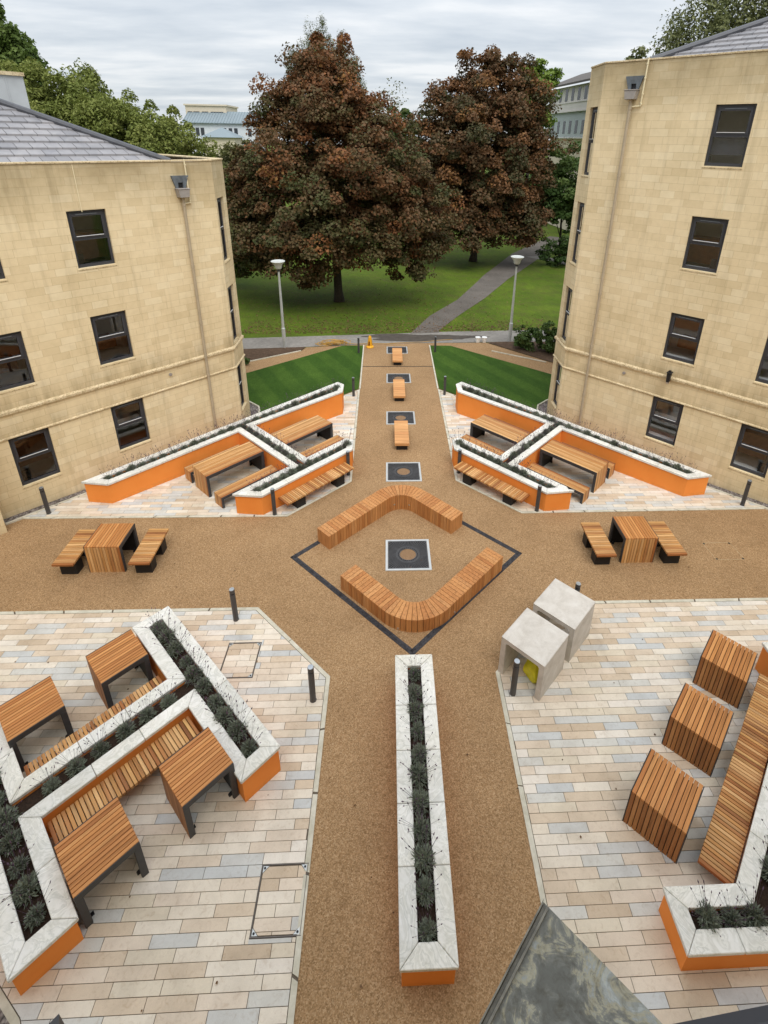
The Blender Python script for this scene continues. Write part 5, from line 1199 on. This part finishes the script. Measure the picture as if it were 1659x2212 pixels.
tree('broadleaf_tree', 'tall airy green tree in the top left corner of the view', 'tree', (-34, 52, -2), [(-32.4, 52, 12.8, 3.0, 2.6, 3.4, .5), (-33.2, 52, 16.6, 2.4, 2.0, 2.6, .55), (-31.0, 52, 14.8, 1.4, 1.5, 2.4, .5), (-37.0, 53, 15.5, 3.2, 2.6, 5.0, .5)], 300, 90, .62, .30, M['poplar'], 14, .3, th=14, tone_spread=.2, flat=1.1)
tree('ornamental_tree', 'small pale yellow green tree in the gap left of the copper maple', 'tree', (-19.3, 70, -2), [(-19.4, 70, 5.6, 2.8, 2.6, 4.0, .5)], 90, 100, .8, .34, M['pale'], 15, .2, th=6)
tree('broadleaf_tree', 'small dark green tree against the wall of the far modern building', 'tree', (17.9, 55.5, -2), [(17.0, 54.5, 6.0, 3.0, 2.6, 3.6, .6), (15.6, 54, 3.6, 1.8, 2, 2.0, .4), (18.6, 54.5, 3.8, 1.6, 1.8, 2.0, .4)], 230, 120, .7, .25, M['green'], 16, .16, th=6, tone_spread=.18)
tree('broadleaf_tree', 'bright green tree peeping out behind the right copper maple', 'tree', (17.2, 72, -2), [(17.0, 72, 13.6, 3.6, 3.2, 4.6, .5), (18.6, 72, 16.6, 1.7, 1.7, 1.8, .6)], 120, 95, .9, .40, M['lime'], 17, .3, th=14)
tree('birch_tree', 'drooping birch above the roof of the right building', 'tree', (19, 34, -1.4), [(17.2, 34, 15.0, 2.2, 2.2, 3.8, .5), (19.8, 34.5, 17.0, 2.6, 2.4, 3.4, .5), (22.6, 35, 16.2, 2.8, 2.6, 4.4, .5), (16.0, 34, 13.6, 1.2, 1.4, 2.0, .5)], 230, 110, .7, .20, M['birch'], 18, .25, th=17, droop=1.1, flat=1.5, tone_spread=.2, aspect=.6)
tree('broadleaf_tree', 'single treetop just showing over the parapet of the right building', 'tree', (24.4, 60, -2), [(24.4, 60, 14.4, 1.9, 1.9, 3.8, .5)], 70, 95, .7, .32, M['birch'], 19, .25, th=15)
tree('bare_sapling', 'thin sparsely leaved tree between the two copper maples', 'tree', (.1, 75, -2), [(.2, 75, 13.6, 1.6, 1.6, 2.9, .4), (1.4, 75, 11.4, 1.6, 1.4, 1.6, .4)], 70, 9, .9, .26, M['pale'], 20, .2, th=15.5)
tree('broadleaf_tree', 'dark green tree far back between the two copper maples', 'tree', (2.8, 90, -2), [(2.6, 90, 9.4, 4.6, 4, 5.8, .4), (-1.6, 92, 8.0, 3.6, 3, 4.6, .4)], 130, 95, 1.0, .46, M['green'], 21, .3, th=10)
tree('shrub', 'leafy green shrub in the soil bed just right of the lamp post', 'shrub', at(7.15, 26.45), [(7.1, 26.45, -.25, .68, .66, .66, .5), (6.75, 26.4, -.45, .4, .4, .4, .4)], 60, 85, .2, .10, M['green'], 22, .03, 'shrubs beside the right building', th=.6, tone_spread=.2)
tree('shrub', 'taller leafy green shrub against the corner of the right building', 'shrub', at(8.35, 26.05), [(8.3, 26.05, -.05, .82, .72, .88, .5)], 70, 85, .2, .11, M['green'], 23, .03, 'shrubs beside the right building', th=.7, tone_spread=.2)
tree('shrub', 'dark rounded bush at the far bend of the park path', 'shrub', (16.4, 52, -2), [(16.4, 52, -.4, 1.8, 1.7, 1.7, .25), (18.2, 52.5, 0, 1.6, 1.6, 2.2, .25)], 90, 90, .4, .2, M['green'], 24, .05, th=0.6)
tree('seedling', 'single small leafy plant in the bare soil bed by the left building', 'plant', at(-7.45, 24.0), [(-7.45, 24.0, gz(0, 24) + .25, .20, .2, .22, .5)], 9, 18, .1, .12, M['green'], 25, .008, th=.25)
rg_ = random.Random(31)
belt = [(x, 118 + rg_.uniform(-6, 10), rg_.uniform(1, 3.4), rg_.uniform(4, 6), 4, rg_.uniform(3.5, 5.5), rg_.uniform(.3, .6)) for x in range(-78, 80, 7)]
o = crown('far_trees', belt, 420, 60, 1.5, .8, M['green'], 33, None, tone_spread=.15); o['kind'] = 'stuff'
# ------------------------------------------------------------------ far buildings
M['cream'] = plain('cream_render', (0.62, 0.54, 0.42), .8, 0, .04, .5); M['blueroof'] = plain('blue_grey_metal_roof', (0.20, 0.245, 0.27), .6, 0.0, .05, .3); M['whitewall'] = plain('white_render', (0.62, 0.65, 0.68), .8, 0, .03, .5)
M['clad'] = plain('pale_panel_cladding', (0.68, 0.635, 0.60), .7, 0, .05, .5); M['cladblue'] = plain('grey_blue_panel', (0.42, 0.46, 0.47), .6, 0, .06, .5); M['darkglass'] = plain('dark_window_glass', (0.03, 0.035, 0.042), .15, 0, .1, 1, .6); M['darkroof'] = plain('dark_felt_roof', (0.095, 0.085, 0.078), .8, 0, .15, .6)
t = thing('office_block', 'cream flat roofed block on the skyline above the blue roof', 'building', (-38.5, 128, -2))
mb = MB(); mb.box((0, 0, 8.6), (8.4, 9, 17.2)); mb.box((0, 0, 17.35), (8.9, 9.5, .3)); mb.build('wall', M['cream'], t)
for x in (-3.3, -2.2, -1.6, -.4, .2, 1.4, 2.2, 3.1): mb = MB(); mb.box((x, -4.52, 15.6), (.45 if x in (-1.6, .2) else .9, .06, 1.0)); mb.build('window', M['darkglass'], t)
t = thing('blue_roof_building', 'long pale building under a blue grey standing seam roof left of the copper maple', 'building', (-35, 121, -2))
mb = MB(); mb.box((0, 3, 7), (14.5, 8, 14)); mb.build('wall', M['whitewall'], t)
mb = MB(); P = [(-7.6, -1.5, 13.9), (7.6, -1.5, 13.9), (7.2, 3, 16.2), (-7.2, 3, 16.2)]; mb.solid([(x, y, z - .12) for x, y, z in P], P); mb.solid([(-7.2, 3.01, 16.08), (7.2, 3.01, 16.08), (7.6, 7.5, 13.8), (-7.6, 7.5, 13.8)], [(-7.2, 3.01, 16.2), (7.2, 3.01, 16.2), (7.6, 7.5, 13.92), (-7.6, 7.5, 13.92)])
for k in range(26):
    x = -7.3 + k * .584; mb.solid([(x, -1.5, 13.9), (x + .07, -1.5, 13.9), (x + .07, 3, 16.2), (x, 3, 16.2)], [(x, -1.5, 13.98), (x + .07, -1.5, 13.98), (x + .07, 3, 16.28), (x, 3, 16.28)])
mb.build('roof', M['blueroof'], t)
for x in (-4.6, -3.6, .9, 2.1, 3.2, 6.0):
    mb = MB(); mb.box((x, -1.03, 12.2), (.7, .06, 1.5)); mb.build('window', M['darkglass'], t)
t = thing('blue_roof_pavilion', 'small pavilion with a blue hipped roof in front of the long pale building', 'building', (-32.9, 114, -2))
mb = MB(); mb.box((0, 0, 5.6), (6.0, 6, 11.2)); mb.build('wall', M['cream'], t)
mb = MB(); P = [(-3.5, -3.5, 11.2), (3.5, -3.5, 11.2), (3.5, 3.5, 11.2), (-3.5, 3.5, 11.2)]; mb.face(P[::-1])
for i in range(4): mb.face([P[i], P[(i + 1) % 4], (0, 0, 13.0)])
mb.build('roof', M['blueroof'], t)
t = thing('modern_building', 'long modern building with two bands of windows behind the right stone building', 'building', (24, 76, -2), math.atan2(14.0, -1.6))
def mbx(m, a, b, c, d, y0, y1): m.box(((a + b) / 2, (y0 + y1) / 2, (c + d) / 2), (b - a, y1 - y0, d - c))
# local X runs away from the viewer along the wall; the visible face is at y=0, the building behind it at y<0
mb = MB(); mbx(mb, -16, 8, 0, 12.1, -9, -.6); mb.build('lower_wall', M['cream'], t)
mb = MB(); mbx(mb, -16, 8, 12.1, 15.4, -9, -.25); mb.build('middle_band', M['cladblue'], t)
mb = MB(); mbx(mb, -16, 8, 15.4, 18.4, -9, 0.0); mb.build('upper_band', M['clad'], t)
mb = MB(); mbx(mb, -16, 8, 15.25, 15.42, .0, .12); mbx(mb, -16, 8, 16.35, 16.45, .0, .10); mbx(mb, -16, 8, 12.0, 12.12, -.6, -.1); mb.build('panel_ledge', M['clad'], t)
for k in range(12):
    x = -15 + k * 1.9
    mb = MB(); mbx(mb, x, x + .75, 16.6, 18.1, .002, .03); mb.build('window', M['darkglass'], t)
    mb = MB(); mbx(mb, x + .3, x + 1.0, 12.6, 14.2, -.248, -.22); mb.build('window', M['darkglass'], t)
    mb = MB(); mbx(mb, x, x + 1.0, 3.0, 5.0, -.598, -.57); mb.build('window', M['darkglass'], t)
mb = MB(); P = [(-16.6, .9, 18.4), (8.6, .9, 18.4), (8.6, -4.5, 20.4), (-16.6, -4.5, 20.4)]; mb.solid([(x, y, z) for x, y, z in P], [(x, y, z + .25) for x, y, z in P]); P = [(-16.6, -4.51, 20.4), (8.6, -4.51, 20.4), (8.6, -9.9, 18.4), (-16.6, -9.9, 18.4)]; mb.solid(P, [(x, y, z + .25) for x, y, z in P]); mb.build('roof', M['darkroof'], t)
